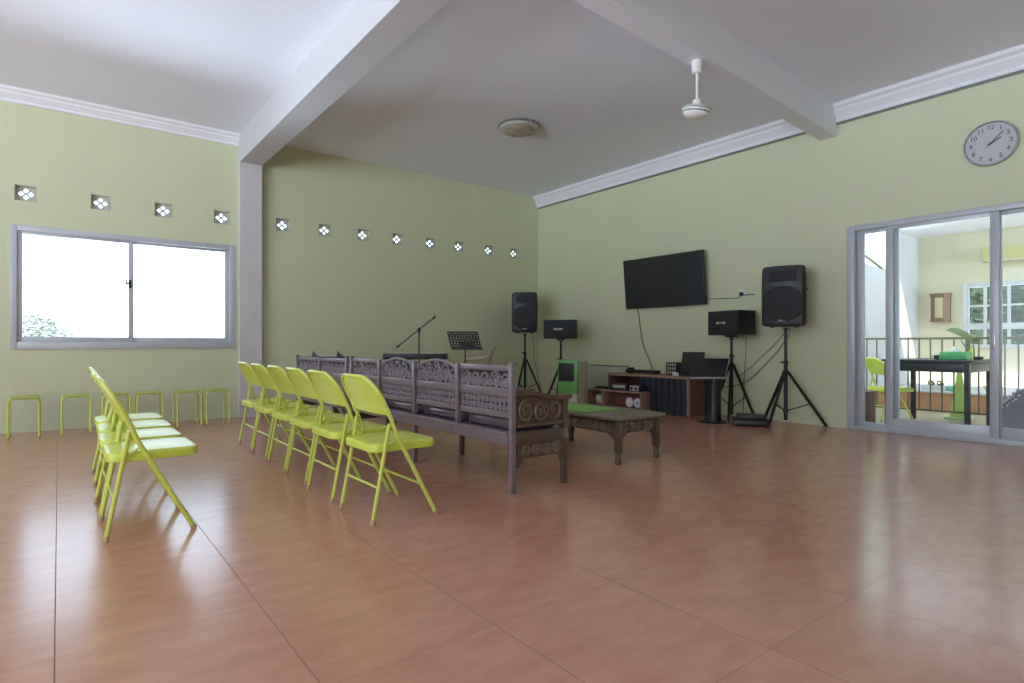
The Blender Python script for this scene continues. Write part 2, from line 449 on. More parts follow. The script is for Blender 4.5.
# ------------------------------------------------------------------ folding chairs
def make_chair(label, group):
    t = thing('folding_chair', label, 'chair', (0, 0, 0), 0, group)
    hw = 0.238
    mainx = lambda z: 0.395 - 0.522 * z
    P = lambda y, z: (mainx(z) + (0.02 * math.sin(max(0, (z - 0.5)) / 0.38 * PI)), y, z)
    pts = [P(-hw, z) for z in (0.012, 0.2, 0.4, 0.5, 0.58, 0.64, 0.695)]
    for i in range(9):
        a = PI - (PI / 2) * i / 8
        pts.append(P(-hw + 0.122 + 0.122 * math.cos(a), 0.695 + 0.122 * math.sin(a)))
    up = pts[:]
    pts = up + [(x, -y, z) for x, y, z in reversed(up)]
    MB().tube(pts, 0.0125, 8).build('frame', 'lime_light', t)
    # backrest: curved sheet between the tubes
    bk = MB()
    rows = []
    nz, ny = 10, 12
    for i in range(nz + 1):
        z = 0.602 + (0.805 - 0.602) * i / nz
        if z <= 0.695: w = hw - 0.008
        else: w = hw - 0.008 - 0.122 + math.sqrt(max(0, 0.114 ** 2 - (z - 0.695) ** 2))
        rows.append([(P(0, z)[0] - 0.018 * (1 - (2 * j / ny - 1) ** 2), -w + 2 * w * j / ny, z) for j in range(ny + 1)])
    for dx, fl in ((-0.004, 0), (0.004, 1)):
        vv = [[bk.bm.verts.new((x + dx, y, z)) for x, y, z in row] for row in rows]
        for i in range(nz):
            for j in range(ny):
                bk.bm.faces.new((vv[i][j], vv[i][j + 1], vv[i + 1][j + 1], vv[i + 1][j]))
        if fl == 0: v0_ = vv
    for j in range(ny):
        bk.bm.faces.new((v0_[0][j], v0_[0][j + 1], vv[0][j + 1], vv[0][j]))
        bk.bm.faces.new((v0_[-1][j], v0_[-1][j + 1], vv[-1][j + 1], vv[-1][j]))
    for i in range(nz):
        for j in (0, -1):
            bk.bm.faces.new((v0_[i][j], v0_[i + 1][j], vv[i + 1][j], vv[i][j]))
    bk.build('backrest', 'lime', t)
    # seat pan with rolled edge and rounded corners
    s = MB()
    def rr(x0, x1, hwid, rad, z):
        out = []
        for cx, cy, a0 in ((x1 - rad, hwid - rad, 0), (x0 + rad, hwid - rad, PI / 2), (x0 + rad, -hwid + rad, PI), (x1 - rad, -hwid + rad, 1.5 * PI)):
            for k in range(7):
                a = a0 + PI / 2 * k / 6
                out.append((cx + rad * math.cos(a), cy + rad * math.sin(a), z))
        return out
    loops = [rr(0.012, 0.415, 0.205, 0.06, 0.392), rr(0.004, 0.423, 0.213, 0.065, 0.396), rr(0.002, 0.425, 0.215, 0.066, 0.425), rr(0.008, 0.419, 0.209, 0.062, 0.438), rr(0.022, 0.405, 0.195, 0.055, 0.443), rr(0.10, 0.33, 0.12, 0.05, 0.436)]
    vl = [[s.bm.verts.new(p) for p in lp] for lp in loops]
    for A, B in zip(vl, vl[1:]):
        for k in range(len(A)): s.bm.faces.new((A[k], A[(k + 1) % len(A)], B[(k + 1) % len(A)], B[k]))
    s.bm.faces.new(vl[-1]); s.bm.faces.new(vl[0][::-1])
    s.build('seat', 'lime', t)
    for sy in (-1, 1):
        lg = MB().tube([(0.0, sy * 0.222, 0.012), (0.045, sy * 0.222, 0.25), (0.078, sy * 0.222, 0.43), (0.100, sy * 0.226, 0.555)], 0.0115, 8).build('leg', 'lime_light', t)
        MB().tube([(-0.002, sy * 0.222, 0.0), (0.004, sy * 0.222, 0.03)], [0.014, 0.0145], 8).build('foot_cap', 'rubber', lg)
        MB().tube([(0.396, sy * hw, 0.0), (0.383, sy * hw, 0.022)], [0.0145, 0.015], 8).build('foot_cap', 'rubber', t)
        br = MB().tube([(P(0, 0.47)[0], sy * 0.228, 0.47), (0.10, sy * 0.214, 0.425)], 0.006, 6)
        br.build('hinge', 'lime_light', t)
    MB().tube([(0.036, -0.222, 0.20), (0.036, 0.222, 0.20)], 0.0075, 6).build('stretcher', 'lime_light', t)
    MB().tube([(mainx(0.19), -hw, 0.19), (mainx(0.19), hw, 0.19)], 0.0075, 6).build('stretcher', 'lime_light', t)
    return t
ch0 = make_chair('', 'folding chairs behind the carved settee')
rowC = [(1.364, 3.213), (1.360, 3.800), (1.385, 4.370), (1.398, 4.905), (1.412, 5.480), (1.438, 6.075)]
dC = ['lime green folding chair behind the settee, nearest of its row of six', 'lime green folding chair behind the settee, second nearest of its row of six', 'lime green folding chair behind the settee, third nearest of its row of six',
      'lime green folding chair behind the settee, fourth from the near end of six', 'lime green folding chair behind the settee, next to last toward the pilaster', 'lime green folding chair farthest in its row, nearest the marble pilaster']
rowL = [(0.188, 3.790), (0.188, 4.300), (0.203, 4.820), (0.212, 5.360)]
dL = ['lime green folding chair seen side-on at left, nearest of the row of four', 'lime green folding chair at left, second nearest of the row of four', 'lime green folding chair at left, third nearest of the row of four', 'lime green folding chair at left, farthest of four, nearest the stools']
first = True
for (x, y), lab, grp in list(zip(rowC, dC, ['folding chairs behind the carved settee'] * 6)) + list(zip(rowL, dL, ['folding chairs in the left row'] * 4)):
    o = ch0 if first else dup(ch0)
    first = False
    o.location = (x, y, 0); o['label'] = lab; o['group'] = grp

# ------------------------------------------------------------------ stools along the back wall
def make_stool():
    t = thing('stool', '', 'stool', (0, 0, 0), 0, 'lime stools along the window wall')
    w, d, h = 0.128, 0.150, 0.425
    for sy in (-1, 1):
        pts = [(-w, sy * d, 0.01), (-w, sy * d, h - 0.05)]
        pts += [(-w + 0.05 - 0.05 * math.cos(a), sy * d, h - 0.05 + 0.05 * math.sin(a)) for a in [PI / 2 * k / 6 for k in range(1, 7)]]
        pts = pts + [(-x, y, z) for x, y, z in reversed(pts)]
        lg = MB().tube(pts, 0.0105, 8).build('leg', 'lime_light', t)
        for sx in (-1, 1):
            MB().tube([(sx * w, sy * d, 0), (sx * w, sy * d, 0.022)], 0.0125, 8).build('foot_cap', 'rubber', lg)
    MB().box(-w + 0.01, w - 0.01, -d - 0.02, d + 0.02, h + 0.002, h + 0.018, 0.007).build('seat', 'stool', t)
    return t
st0 = make_stool()
sx_ = [-0.292, 0.156, 0.520, 0.845, 1.248, 1.560]
dS = ['leftmost green tube stool against the window wall', 'second green tube stool from the left along the window wall', 'green tube stool partly hidden behind the left row of folding chairs, third from left',
      'green tube stool just right of the left folding chairs, fourth from left', 'green tube stool under the right window pane, second from the pilaster', 'green tube stool nearest the marble pilaster']
for i, (x, lab) in enumerate(zip(sx_, dS)):
    o = st0 if i == 0 else dup(st0)
    o.location = (x, 8.155 - 0.055 * (x + 0.3), 0); o['label'] = lab

# ------------------------------------------------------------------ carved furniture
def scrolls(mb, f, a0, a1, b0, b1, d, tr=0.0062, seed=1, arch=None, dens=1.0):
    """rows of pierced scrollwork in the plane f(a, b, d)"""
    rnd = random.Random(seed)
    h = b1 - b0
    n = max(1, round((a1 - a0) / h * dens))
    cw = (a1 - a0) / n
    def g(a, b, dd):
        if arch:
            b = b0 + (b - b0) * arch((a - a0) / (a1 - a0))
        return f(a, b, dd)
    for k in range(n):
        ca, cb = a0 + cw * (k + 0.5), (b0 + b1) / 2
        mir = -1 if k % 2 else 1
        ph = rnd.uniform(0, 2 * PI)
        pts = []
        for i in range(23):
            t = i / 22
            r = (0.50 - 0.40 * t)
            an = ph + t * 3.3 * PI
            pts.append(g(ca + mir * r * cw * math.cos(an), cb + r * h * math.sin(an), d + 0.004 * t))
        mb.tube(pts, [tr * (0.8 + 0.5 * math.sin(PI * i / 22)) for i in range(23)], 5)
        mb.ball(g(ca, cb, d + 0.004), (tr * 1.7,) * 3, u=6, v=4)
        for q in range(7):
            an = q / 7 * 2 * PI + ph
            rr_ = rnd.uniform(0.36, 0.52)
            p = g(ca + rr_ * cw * math.cos(an), cb + rr_ * h * math.sin(an), d + rnd.uniform(-0.002, 0.005))
            p2 = g(ca + (rr_ * 0.6) * cw * math.cos(an + 0.5 * mir), cb + (rr_ * 0.6) * h * math.sin(an + 0.5 * mir), d + 0.003)
            pm = g(ca + (rr_ * 0.85) * cw * math.cos(an + 0.3 * mir), cb + (rr_ * 0.85) * h * math.sin(an + 0.3 * mir), d + 0.007)
            mb.tube([p, pm, p2], [tr * 0.5, tr * 1.25, tr * 0.3], 5)
    return mb

fx = lambda a, b, d: (d, a, b)          # panel facing X: a = Y, b = Z
fyy = lambda a, b, d: (a, d, b)         # panel facing Y: a = X, b = Z
fys = lambda a, b, d: (a * 1.07, d, b)

def make_settee(name, label, loc, n, pitch, arched, top, arms):
    t = thing(name, label, 'settee', loc)
    L = n * pitch
    y0 = -L / 2
    for k in range(n + 1):
        y = y0 + k * pitch
        outer = k in (0, n)
        foot = 0.0 if outer or (k * 2 == n) else 0.33
        tp = top + (0.012 if outer else -0.005)
        yc = y + (0.020 if k == 0 else -0.020 if k == n else 0)
        p = MB().box(0.0, 0.036, yc - 0.018, yc + 0.018, foot, tp, 0.004)
        if outer: p.box(-0.003, 0.039, yc - 0.021, yc + 0.021, tp - 0.02, tp + 0.004, 0.004)
        p.build('back_post', 'wood', t)
    for k in range(n):
        a0 = y0 + k * pitch + (0.046 if k == 0 else 0.023)
        a1 = y0 + (k + 1) * pitch - (0.046 if k == n - 1 else 0.023)
        fr = MB()
        if k not in arched:
            fr.box(0.012, 0.048, a0, a1, top - 0.045, top - 0.005, 0.004)
        b1 = top - 0.045
        fr.build('top_rail', 'wood', t) if k not in arched else fr.bm.free()
        ar = None
        c = MB()
        if k in arched:
            ar = lambda u: 0.80 + 0.52 * math.sin(PI * min(1, max(0, u))) ** 0.8
            b1 = top - 0.035
        bm_ = (top - 0.165 + b1) / 2
        scrolls(c, fx, a0 - 0.004, a1 + 0.004, top - 0.165, b1, 0.031, 0.0075, seed=11 + k, arch=ar)
        lo_ar = (lambda u: 1.0) if not ar else (lambda u: 0.5 + 0.5 * ar(u))
        scrolls(c, fx, a0 - 0.004, a1 + 0.004, top - 0.165, bm_, 0.026, 0.0060, seed=111 + k, arch=ar, dens=0.9)
        if k in arched:
            pts = [fx(a0 + (a1 - a0) * i / 16, top - 0.165 + (b1 - top + 0.165) * ar(i / 16) + 0.006, 0.030) for i in range(17)]
            c.tube(pts, [0.009 + 0.004 * math.sin(i * 2.1) ** 2 for i in range(17)], 6)
            bb = MB(); 
            poly = [(a0 + (a1 - a0) * i / 16, top - 0.165 + (b1 - top + 0.165) * ar(i / 16)) for i in range(17)]
        c.build('carved_crest', 'carving_back', t)
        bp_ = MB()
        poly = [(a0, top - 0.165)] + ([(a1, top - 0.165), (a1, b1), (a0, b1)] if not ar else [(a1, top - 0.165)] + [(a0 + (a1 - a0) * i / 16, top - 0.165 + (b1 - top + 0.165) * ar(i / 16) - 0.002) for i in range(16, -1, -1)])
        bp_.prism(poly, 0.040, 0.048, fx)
        bp_.build('crest_shade_panel', 'wood_gap_shade', t)  # dark sheet added behind the crest so its gaps read as shaded
        # plain plank, lower carved band on a backing painted dark as shade, bottom slat
        MB().box(0.018, 0.042, a0, a1, top - 0.222, top - 0.163, 0.003).build('back_slat', 'wood', t)
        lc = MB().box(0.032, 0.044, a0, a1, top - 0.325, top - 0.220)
        lc = lc.build('carved_band', 'wood_gap_shade', t)
        cb_ = MB()
        scrolls(cb_, fx, a0, a1, top - 0.272, top - 0.222, 0.027, 0.0048, seed=31 + k)
        scrolls(cb_, fx, a0, a1, top - 0.322, top - 0.272, 0.027, 0.0048, seed=41 + k)
        cb_.build('carving', 'carving_back', lc)
        MB().box(0.016, 0.046, a0, a1, top - 0.362, top - 0.322, 0.003).build('back_slat', 'wood', t)
    # seat frame and board
    sf = MB()
    sf.box(0.002, 0.056, y0 + 0.05, y0 + L - 0.05, 0.315, 0.402, 0.005)
    sf.box(0.465, 0.515, y0 + 0.02, y0 + L - 0.02, 0.315, 0.402, 0.005)
    for e in (y0 + 0.006, y0 + L - 0.046):
        MB().box(0.037, 0.465, e, e + 0.040, 0.325, 0.400, 0.004).build('side_rail', 'wood2', t)
    sf.box(-0.006, 0.010, y0 + 0.05, y0 + L - 0.05, 0.385, 0.405, 0.004)
    sf.build('seat_frame', 'wood', t)
    MB().box(0.03, 0.505, y0 + 0.03, y0 + L - 0.03, 0.385, 0.403).build('seat_board', 'wood', t)
    # front legs
    ys = [y0 + 0.03, y0 + L - 0.03] + ([-0.0] if n > 2 else [])
    for y in ys:
        MB().prism([(0.440, 0.33), (0.482, 0.33), (0.478, 0.12), (0.476, 0.0), (0.450, 0.0), (0.448, 0.12)], y - 0.020, y + 0.020, fys).build('leg', 'wood2', t)
    for e, arm in ((y0, arms[0]), (y0 + L, arms[1])):
        if not arm: continue
        sg = 1 if e < 0 else -1
        yo = e + sg * 0.004
        # armrest: rolled slab dropping forward, scroll at the front
        prof = [(0.03, 0.690), (0.10, 0.700), (0.20, 0.676), (0.30, 0.650), (0.40, 0.640), (0.47, 0.645), (0.505, 0.640), (0.512, 0.622), (0.495, 0.610), (0.40, 0.612), (0.30, 0.622), (0.20, 0.645), (0.10, 0.664), (0.03, 0.655)]
        MB().prism(prof, yo - sg * 0.018, yo + sg * 0.062, fys).build('armrest', 'wood2', t)
        # front arm post
        MB().prism([(0.440, 0.40), (0.486, 0.40), (0.492, 0.47), (0.478, 0.54), (0.492, 0.615), (0.446, 0.615), (0.434, 0.54), (0.446, 0.47)], yo, yo + sg * 0.05, fys).build('arm_post', 'wood2', t)
        ap = MB().box(0.045, 0.476, min(yo + sg * 0.018, yo + sg * 0.032), max(yo + sg * 0.018, yo + sg * 0.032), 0.445, 0.640)
        ap.box(0.045, 0.47, min(yo, yo + sg * 0.04), max(yo, yo + sg * 0.04), 0.437, 0.458, 0.003)
        ap = ap.build('arm_panel', 'wood2', t)
        scrolls(MB(), fys, 0.062, 0.436, 0.462, 0.622, yo + sg * 0.012, 0.009, seed=51, dens=1.35).build('carving', 'wood_gilt', ap)
        # carved apron with brackets
        av = MB()
        poly = [(0.058, 0.33), (0.446, 0.33), (0.446, 0.165), (0.432, 0.170), (0.420, 0.205), (0.385, 0.222), (0.12, 0.222), (0.085, 0.205), (0.070, 0.165), (0.058, 0.160)]
        av.prism(poly, yo + sg * 0.010, yo + sg * 0.034, fys)
        av = av.build('apron', 'wood2', t)
        scrolls(MB(), fys, 0.075, 0.43, 0.235, 0.318, yo + sg * 0.008, 0.0075, seed=61, dens=1.0).build('carving', 'wood_gilt', av)
    fa = MB()
    fa.box(0.482, 0.502, y0 + 0.05, y0 + L - 0.05, 0.235, 0.330)
    fa = fa.build('front_apron', 'wood2', t)
    scrolls(MB(), fx, y0 + 0.06, y0 + L - 0.06, 0.240, 0.318, 0.506, 0.007, seed=71).build('carving', 'wood_gilt', fa)
    return t
SX = 2.375
make_settee('carved_settee', 'long dark carved wooden settee with arched middle crests, its near arm beside the low table', (SX, 4.402, 0), 4, 0.684, (1, 2), 0.862, (True, True))
make_settee('carved_settee', 'shorter flat-topped dark carved settee standing beyond the long arched one', (SX - 0.01, 6.650, 0), 2, 0.815, (), 0.852, (True, True))

def cushion(label, y0, y1, x0=0.065, x1=0.47, zb=0.404):
    m = MB()
    m.box(x0, x1, y0, y1, zb, zb + 0.095, 0.038, seg=4)
    o = m.build('seat_cushion', 'leather', None)
    bpy.context.view_layer.update()
    cx, cy = SX + (x0 + x1) / 2, (y0 + y1) / 2
    me = o.data
    for v in me.vertices:
        v.co.x -= (x0 + x1) / 2; v.co.y -= cy; v.co.z -= zb
        if v.co.z > 0.03:
            v.co.z += 0.012 * math.cos(v.co.y / (y1 - y0) * PI) - 0.006
    o.location = (cx, cy, zb)
    tag(o, label, 'cushion', 'leather seat cushions')
    return o
yb = [3.02 + 0.684 * k for k in range(5)]
cl = ['purple-brown leather cushion at the near end of the long settee', 'purple-brown leather cushion behind the nearer arched crest', 'purple-brown leather cushion behind the farther arched crest', 'purple-brown leather cushion at the far end of the long settee']
for k in range(4):
    cushion(cl[k], yb[k] + (0.075 if k == 0 else 0.03), yb[k + 1] - (0.075 if k == 3 else 0.03))
cushion('purple-brown leather cushion on the nearer half of the shorter settee', 5.92, 6.62)
cushion('purple-brown leather cushion on the far half of the shorter settee', 6.68, 7.38)

# carved low table
tb = thing('coffee_table', 'low carved wooden table in front of the long settee, green cloth on its top', 'table', (3.92, 3.795, 0))
TX, TY, TZ = 0.315, 0.605, 0.398
MB().box(-TX, TX, -TY, TY, TZ - 0.032, TZ, 0.010).build('tabletop', 'tabletop', tb)
MB().box(-TX + 0.02, TX - 0.02, -TY + 0.02, TY - 0.02, TZ - 0.045, TZ - 0.031, 0.005).build('moulding', 'wood2', tb)
for sx in (-1, 1):
    for sy in (-1, 1):
        x, y = sx * (TX - 0.065), sy * (TY - 0.065)
        m = MB(); m.box(x - 0.026, x + 0.026, y - 0.026, y + 0.026, 0.10, TZ - 0.04, 0.004); m.lathe([(0.028, 0.10), (0.024, 0.05), (0.030, 0.02), (0.024, 0.0)], 8, Matrix.Translation((x, y, 0)))
        m.build('leg', 'wood2', tb)
for sx in (-1, 1):
    x = sx * (TX - 0.068)
    m = MB(); y = TY - 0.09
    m.prism([(-y, 0.352), (y, 0.352), (y, 0.165), (y - 0.015, 0.175), (y - 0.03, 0.215), (y - 0.09, 0.250), (-y + 0.09, 0.250), (-y + 0.03, 0.215), (-y + 0.015, 0.175), (-y, 0.165)], x - 0.009, x + 0.009, fx)
    m = m.build('apron', 'wood2', tb)
    scrolls(MB(), fx, -y + 0.01, y - 0.01, 0.262, 0.345, x + sx * 0.012, 0.0085, seed=81).build('carving', 'wood_gilt', m)
for sy in (-1, 1):
    y = sy * (TY - 0.068)
    m = MB(); x = TX - 0.09
    m.prism([(-x, 0.352), (x, 0.352), (x, 0.165), (x - 0.015, 0.175), (x - 0.03, 0.215), (x - 0.08, 0.250), (-x + 0.08, 0.250), (-x + 0.03, 0.215), (-x + 0.015, 0.175), (-x, 0.165)], y - 0.009, y + 0.009, fyy)
    m = m.build('apron', 'wood2', tb)
    scrolls(MB(), fyy, -x + 0.01, x - 0.01, 0.262, 0.345, y + sy * 0.012, 0.0085, seed=91).build('carving', 'wood_gilt', m)
m = MB().box(3.68, 4.10, 3.62, 4.34, TZ + 0.001, TZ + 0.006, 0.002)
tag(m.build('table_runner', 'runner'), 'green cloth lying on the far part of the low carved table', 'cloth')

# small side table beyond the settee arm
sd = thing('side_table', 'small brown side table half hidden behind the near end of the settee', 'table', (4.02, 5.16, 0))
MB().box(-0.17, 0.20, -0.19, 0.19, 0.475, 0.500, 0.006).build('tabletop', 'wood2', sd)
for sx in (-0.14, 0.17):
    for sy in (-0.16, 0.16):
        MB().tube([(sx, sy, 0), (sx, sy, 0.25), (sx, sy, 0.477)], [0.016, 0.020, 0.022], 8).build('leg', 'wood2', sd)
MB().box(-0.15, 0.18, -0.17, 0.17, 0.40, 0.476, 0.004).build('apron', 'wood2', sd)

# ------------------------------------------------------------------ loudspeakers and stands
def tripod(label, loc, rz, h, zc=0.66, spread=0.44, zb=0.06, group='tripod speaker stands'):
    t = thing('speaker_stand', label, 'stand', loc, rz, group)
    MB().tube([(0, 0, zb), (0, 0, zc + 0.12)], 0.023, 10).build('outer_tube', 'blackmetal', t)
    MB().tube([(0, 0, zc + 0.10), (0, 0, h)], 0.018, 10).build('pole', 'blackmetal', t)
    MB().lathe([(0.024, zc - 0.03), (0.036, zc - 0.02), (0.036, zc + 0.02), (0.024, zc + 0.03)], 12).build('collar', 'blackmetal', t)
    c2 = MB().lathe([(0.020, zc + 0.10), (0.030, zc + 0.11), (0.030, zc + 0.14), (0.018, zc + 0.15)], 12)
    c2 = c2.build('clamp', 'blackmetal', t)
    m = MB().tube([(0.0, -0.026, zc + 0.125), (0.0, -0.06, zc + 0.125)], 0.012, 8); m.build('knob', 'black', c2)
    m = MB().lathe([(0.022, h - 0.03), (0.03, h - 0.02), (0.03, h)], 12); m.build('top_socket', 'blackmetal', t)
    MB().lathe([(0.022, 0.155), (0.03, 0.16), (0.03, 0.20), (0.022, 0.205)], 12).build('brace_collar', 'blackmetal', t)
    for k in range(3):
        a = 2 * PI * k / 3
        ca, sa = math.cos(a), math.sin(a)
        lg = MB().tube([(0.03 * ca, 0.03 * sa, zc), (spread * ca, spread * sa, 0.012)], 0.0185, 8).build('leg', 'blackmetal', t)
        MB().ball((spread * ca, spread * sa, 0.016), 0.018).build('rubber_foot', 'black', lg)
        f_ = 0.60
        MB().tube([(0.025 * ca, 0.025 * sa, 0.18), ((0.03 + (spread - 0.03) * f_) * ca, (0.03 + (spread - 0.03) * f_) * sa, zc * (1 - f_) + 0.01)], 0.007, 6).build('brace', 'blackmetal', t)
    return t

def badge(mb, w, h, y, n=5, seed=1):
    """a small pale name plate: upright strokes standing for lettering too small to read"""
    rnd = random.Random(seed)
    cw = w / n
    for k in range(n):
        x = -w / 2 + cw * k
        s_ = cw * 0.22
        kind = rnd.choice('EHOIB')
        mb.box(x + cw * 0.1, x + cw * 0.1 + s_, y - 0.002, y, -h / 2, h / 2)
        if kind in 'HOB': mb.box(x + cw * 0.75 - s_ * 0.5, x + cw * 0.75 + s_ * 0.5, y - 0.002, y, -h / 2, h / 2)
        if kind in 'EOB':
            mb.box(x + cw * 0.1, x + cw * 0.8, y - 0.002, y, h / 2 - s_, h / 2)
            mb.box(x + cw * 0.1, x + cw * 0.8, y - 0.002, y, -h / 2, -h / 2 + s_)
        if kind in 'EHB': mb.box(x + cw * 0.1, x + cw * 0.75, y - 0.002, y, -s_ / 2, s_ / 2)
    return mb

def pa_speaker(label, loc, rz, w, h, d, seed):
    """moulded two-way loudspeaker; front faces local -Y, origin at the bottom centre"""
    t = thing('loudspeaker', label, 'loudspeaker', loc, rz, 'tall moulded loudspeakers')
    hw = w / 2
    def sec(z, s):
        k = 1 - 0.06 * abs(z / h - 0.5) * s
        return [(-hw * k * 0.90, -d / 2 - 0.012), (-hw * 0.35, -d / 2 - 0.040), (hw * 0.35, -d / 2 - 0.040), (hw * k * 0.90, -d / 2 - 0.012), (hw * k, -d / 2 + 0.03), (hw * k * 0.97, -d * 0.1), (hw * k * 0.70, d / 2 - 0.05), (hw * k * 0.55, d / 2), (-hw * k * 0.55, d / 2), (-hw * k * 0.70, d / 2 - 0.05), (-hw * k * 0.97, -d * 0.1), (-hw * k, -d / 2 + 0.03)]
    m = MB()
    zs = [(0.0, 0.90), (0.012, 0.97), (0.04, 1.0), (h * 0.3, 1.0), (h * 0.7, 1.0), (h - 0.05, 1.0), (h - 0.015, 0.97), (h, 0.90)]
    rings = [[m.bm.verts.new((x * q, y * q, z)) for x, y in sec(z, 1)] for z, q in zs]
    for A, B in zip(rings, rings[1:]):
        for k in range(len(A)): m.bm.faces.new((A[k], A[(k + 1) % len(A)], B[(k + 1) % len(A)], B[k]))
    m.bm.faces.new(rings[0][::-1]); m.bm.faces.new(rings[-1])
    m.build('cabinet', 'black', t, ang=28)
    # rounded woofer grille
    g = MB(); zc, rr_ = h * 0.37, min(hw * 0.90, h * 0.34)
    poly = []
    for k in range(40):
        a = 2 * PI * k / 40
        poly.append((max(-hw * 0.86, min(hw * 0.86, rr_ * 1.12 * math.cos(a))), zc + rr_ * 0.98 * math.sin(a)))
    nrm = [( -d / 2 - 0.030, 1.0), (-d / 2 - 0.047, 0.99), (-d / 2 - 0.056, 0.90), (-d / 2 - 0.060, 0.55), (-d / 2 - 0.061, 0.1)]
    rg = [[g.bm.verts.new((x * q, y, zc + (z - zc) * q)) for x, z in poly] for y, q in nrm]
    for A, B in zip(rg, rg[1:]):
        for k in range(40): g.bm.faces.new((A[k], A[(k + 1) % 40], B[(k + 1) % 40], B[k]))
    g.bm.faces.new(rg[-1])
    g.build('woofer_grille', 'grille', t)
    # horn: recessed flare
    hz = h * 0.83
    hm = MB()
    lo = [(hw * 0.62, h * 0.095, -d / 2 - 0.043), (hw * 0.56, h * 0.080, -d / 2 - 0.047), (hw * 0.40, h * 0.055, -d / 2 - 0.040), (hw * 0.20, h * 0.040, -d / 2 - 0.0405)]
    rg = [[hm.bm.verts.new((sx * a, y, hz + sz * b)) for sx, sz in ((-1, -1), (1, -1), (1, 1), (-1, 1))] for a, b, y in lo]
    for A, B in zip(rg, rg[1:]):
        for k in range(4): hm.bm.faces.new((A[k], A[(k + 1) % 4], B[(k + 1) % 4], B[k]))
    hm.bm.faces.new(rg[-1])
    hm.build('horn', 'grille', t)
    b = MB(); badge(b, 0.085, 0.018, -d / 2 - 0.060, 5, seed)
    b.build('badge', 'badge', t, loc=(0, 0, h * 0.09))
    for sx in (-1, 1):
        MB().box(sx * hw * 0.55 - 0.02, sx * hw * 0.55 + 0.02, -d * 0.35, -d * 0.15, -0.016, 0.006, 0.004).build('foot', 'black', t)
        hd = MB().tube([(sx * hw * 0.93, -0.02, h * 0.62), (sx * (hw * 0.93 + 0.012), 0.0, h * 0.62), (sx * (hw * 0.90 + 0.010), 0.04, h * 0.62)], 0.01, 6)
        hd.build('handle', 'black', t)
    return t

def box_speaker(label, loc, rz, w, h, d, seed):
    t = thing('loudspeaker', label, 'loudspeaker', loc, rz, 'wide box loudspeakers')
    MB().box(-w / 2, w / 2, -d / 2, d / 2, 0, h, 0.006).build('cabinet', 'black', t)
    MB().box(-w / 2 + 0.012, w / 2 - 0.012, -d / 2 - 0.016, -d / 2 - 0.0005, 0.012, h - 0.012, 0.006).build('grille', 'grille', t)
    badge(MB(), 0.16, 0.028, -d / 2 - 0.0165, 5, seed).build('badge', 'badge', t, loc=(-0.02, 0, h * 0.5))
    MB().box(-0.06, 0.06, -0.06, 0.06, -0.03, -0.0005, 0.004).build('mount_plate', 'blackmetal', t)
    return t

def face(ang): return ang + PI / 2      # local -Y turned to world heading ang
# stand and speaker in the far corner
tripod('slim black tripod stand in the far corner, under the tall speaker', (6.655, 8.12, 0), R(200), 1.195, 0.72, 0.34)
pa_speaker('tall black loudspeaker on a tripod in the far room corner', (6.655, 8.12, 1.213), face(R(228)), 0.465, 0.715, 0.34, 3)
tripod('black tripod stand behind the green air cooler', (6.722, 7.242, 0), R(214), 1.065, 0.62, 0.36)
box_speaker('wide black box loudspeaker above the green air cooler', (6.722, 7.242, 1.097), face(R(219)), 0.545, 0.315, 0.30, 5)
tripod('black tripod stand behind the black lectern', (7.10, 4.30, 0), R(85), 1.092, 0.72, 0.32)
box_speaker('wide black box loudspeaker turned aside, between the television and the big speaker', (7.10, 4.30, 1.124), face(R(169.5)), 0.515, 0.322, 0.32, 6)
tripod('sturdy black tripod stand nearest the glass door', (7.116, 3.573, 0), R(182), 1.205, 0.652, 0.445)
pa_speaker('big black loudspeaker on the tripod nearest the glass door', (7.116, 3.573, 1.222), face(R(196)), 0.50, 0.735, 0.36, 4)

# ------------------------------------------------------------------ television and wall items
tv = thing('television', 'large black flat television tilted down on the right wall', 'television', (7.335, 5.56, 1.575))
tl = -math.atan2(0.075, 0.78)
T = Matrix.Rotation(tl, 4, 'Y')
MB().box(-0.045, 0.0, -0.738, 0.738, 0, 0.785, 0.006, T=T).build('body', 'black', tv)
MB().box(-0.0475, -0.0452, -0.724, 0.724, 0.020, 0.772, 0.0008, T=T, seg=1).build('screen', 'screen', tv)
MB().box(-0.01, 0.052, -0.18, 0.18, 0.25, 0.55, 0.004).build('wall_bracket', 'blackmetal', tv)
tag(MB().tube([(7.345, 6.114, 1.58), (7.375, 6.108, 1.50), (7.375, 6.07, 1.25), (7.372, 6.03, 1.05), (7.37, 5.972, 0.91), (7.36, 5.87, 0.74), (7.30, 5.775, 0.63), (7.22, 5.76, 0.5585)], 0.006, 6).build('cable', 'black'), 'thin black cable hanging from the television to the low desk', 'cable')
so = thing('wall_socket', 'white wall socket with a black plug right of the television', 'socket', (7.39, 4.31, 1.690))
MB().box(-0.012, 0, -0.045, 0.045, -0.045, 0.045, 0.004).build('plate', 'white_plastic', so)
pg = MB().box(-0.050, -0.0122, -0.022, 0.022, -0.025, 0.025, 0.006); pg.build('plug', 'black', so)
tag(MB().tube([(7.35, 4.88, 1.655), (7.38, 4.80, 1.652), (7.382, 4.55, 1.645), (7.382, 4.38, 1.640), (7.36, 4.325, 1.658), (7.35, 4.31, 1.672)], 0.005, 6).build('cable', 'black'), 'short power cable from the television to the wall socket', 'cable')
tag(MB().tube([(7.345, 4.296, 1.685), (7.375, 4.24, 1.67), (7.38, 4.19, 1.68), (7.38, 4.13, 1.675)], 0.006, 6).build('cable', 'black'), 'stub of black lead right of the wall socket', 'cable')
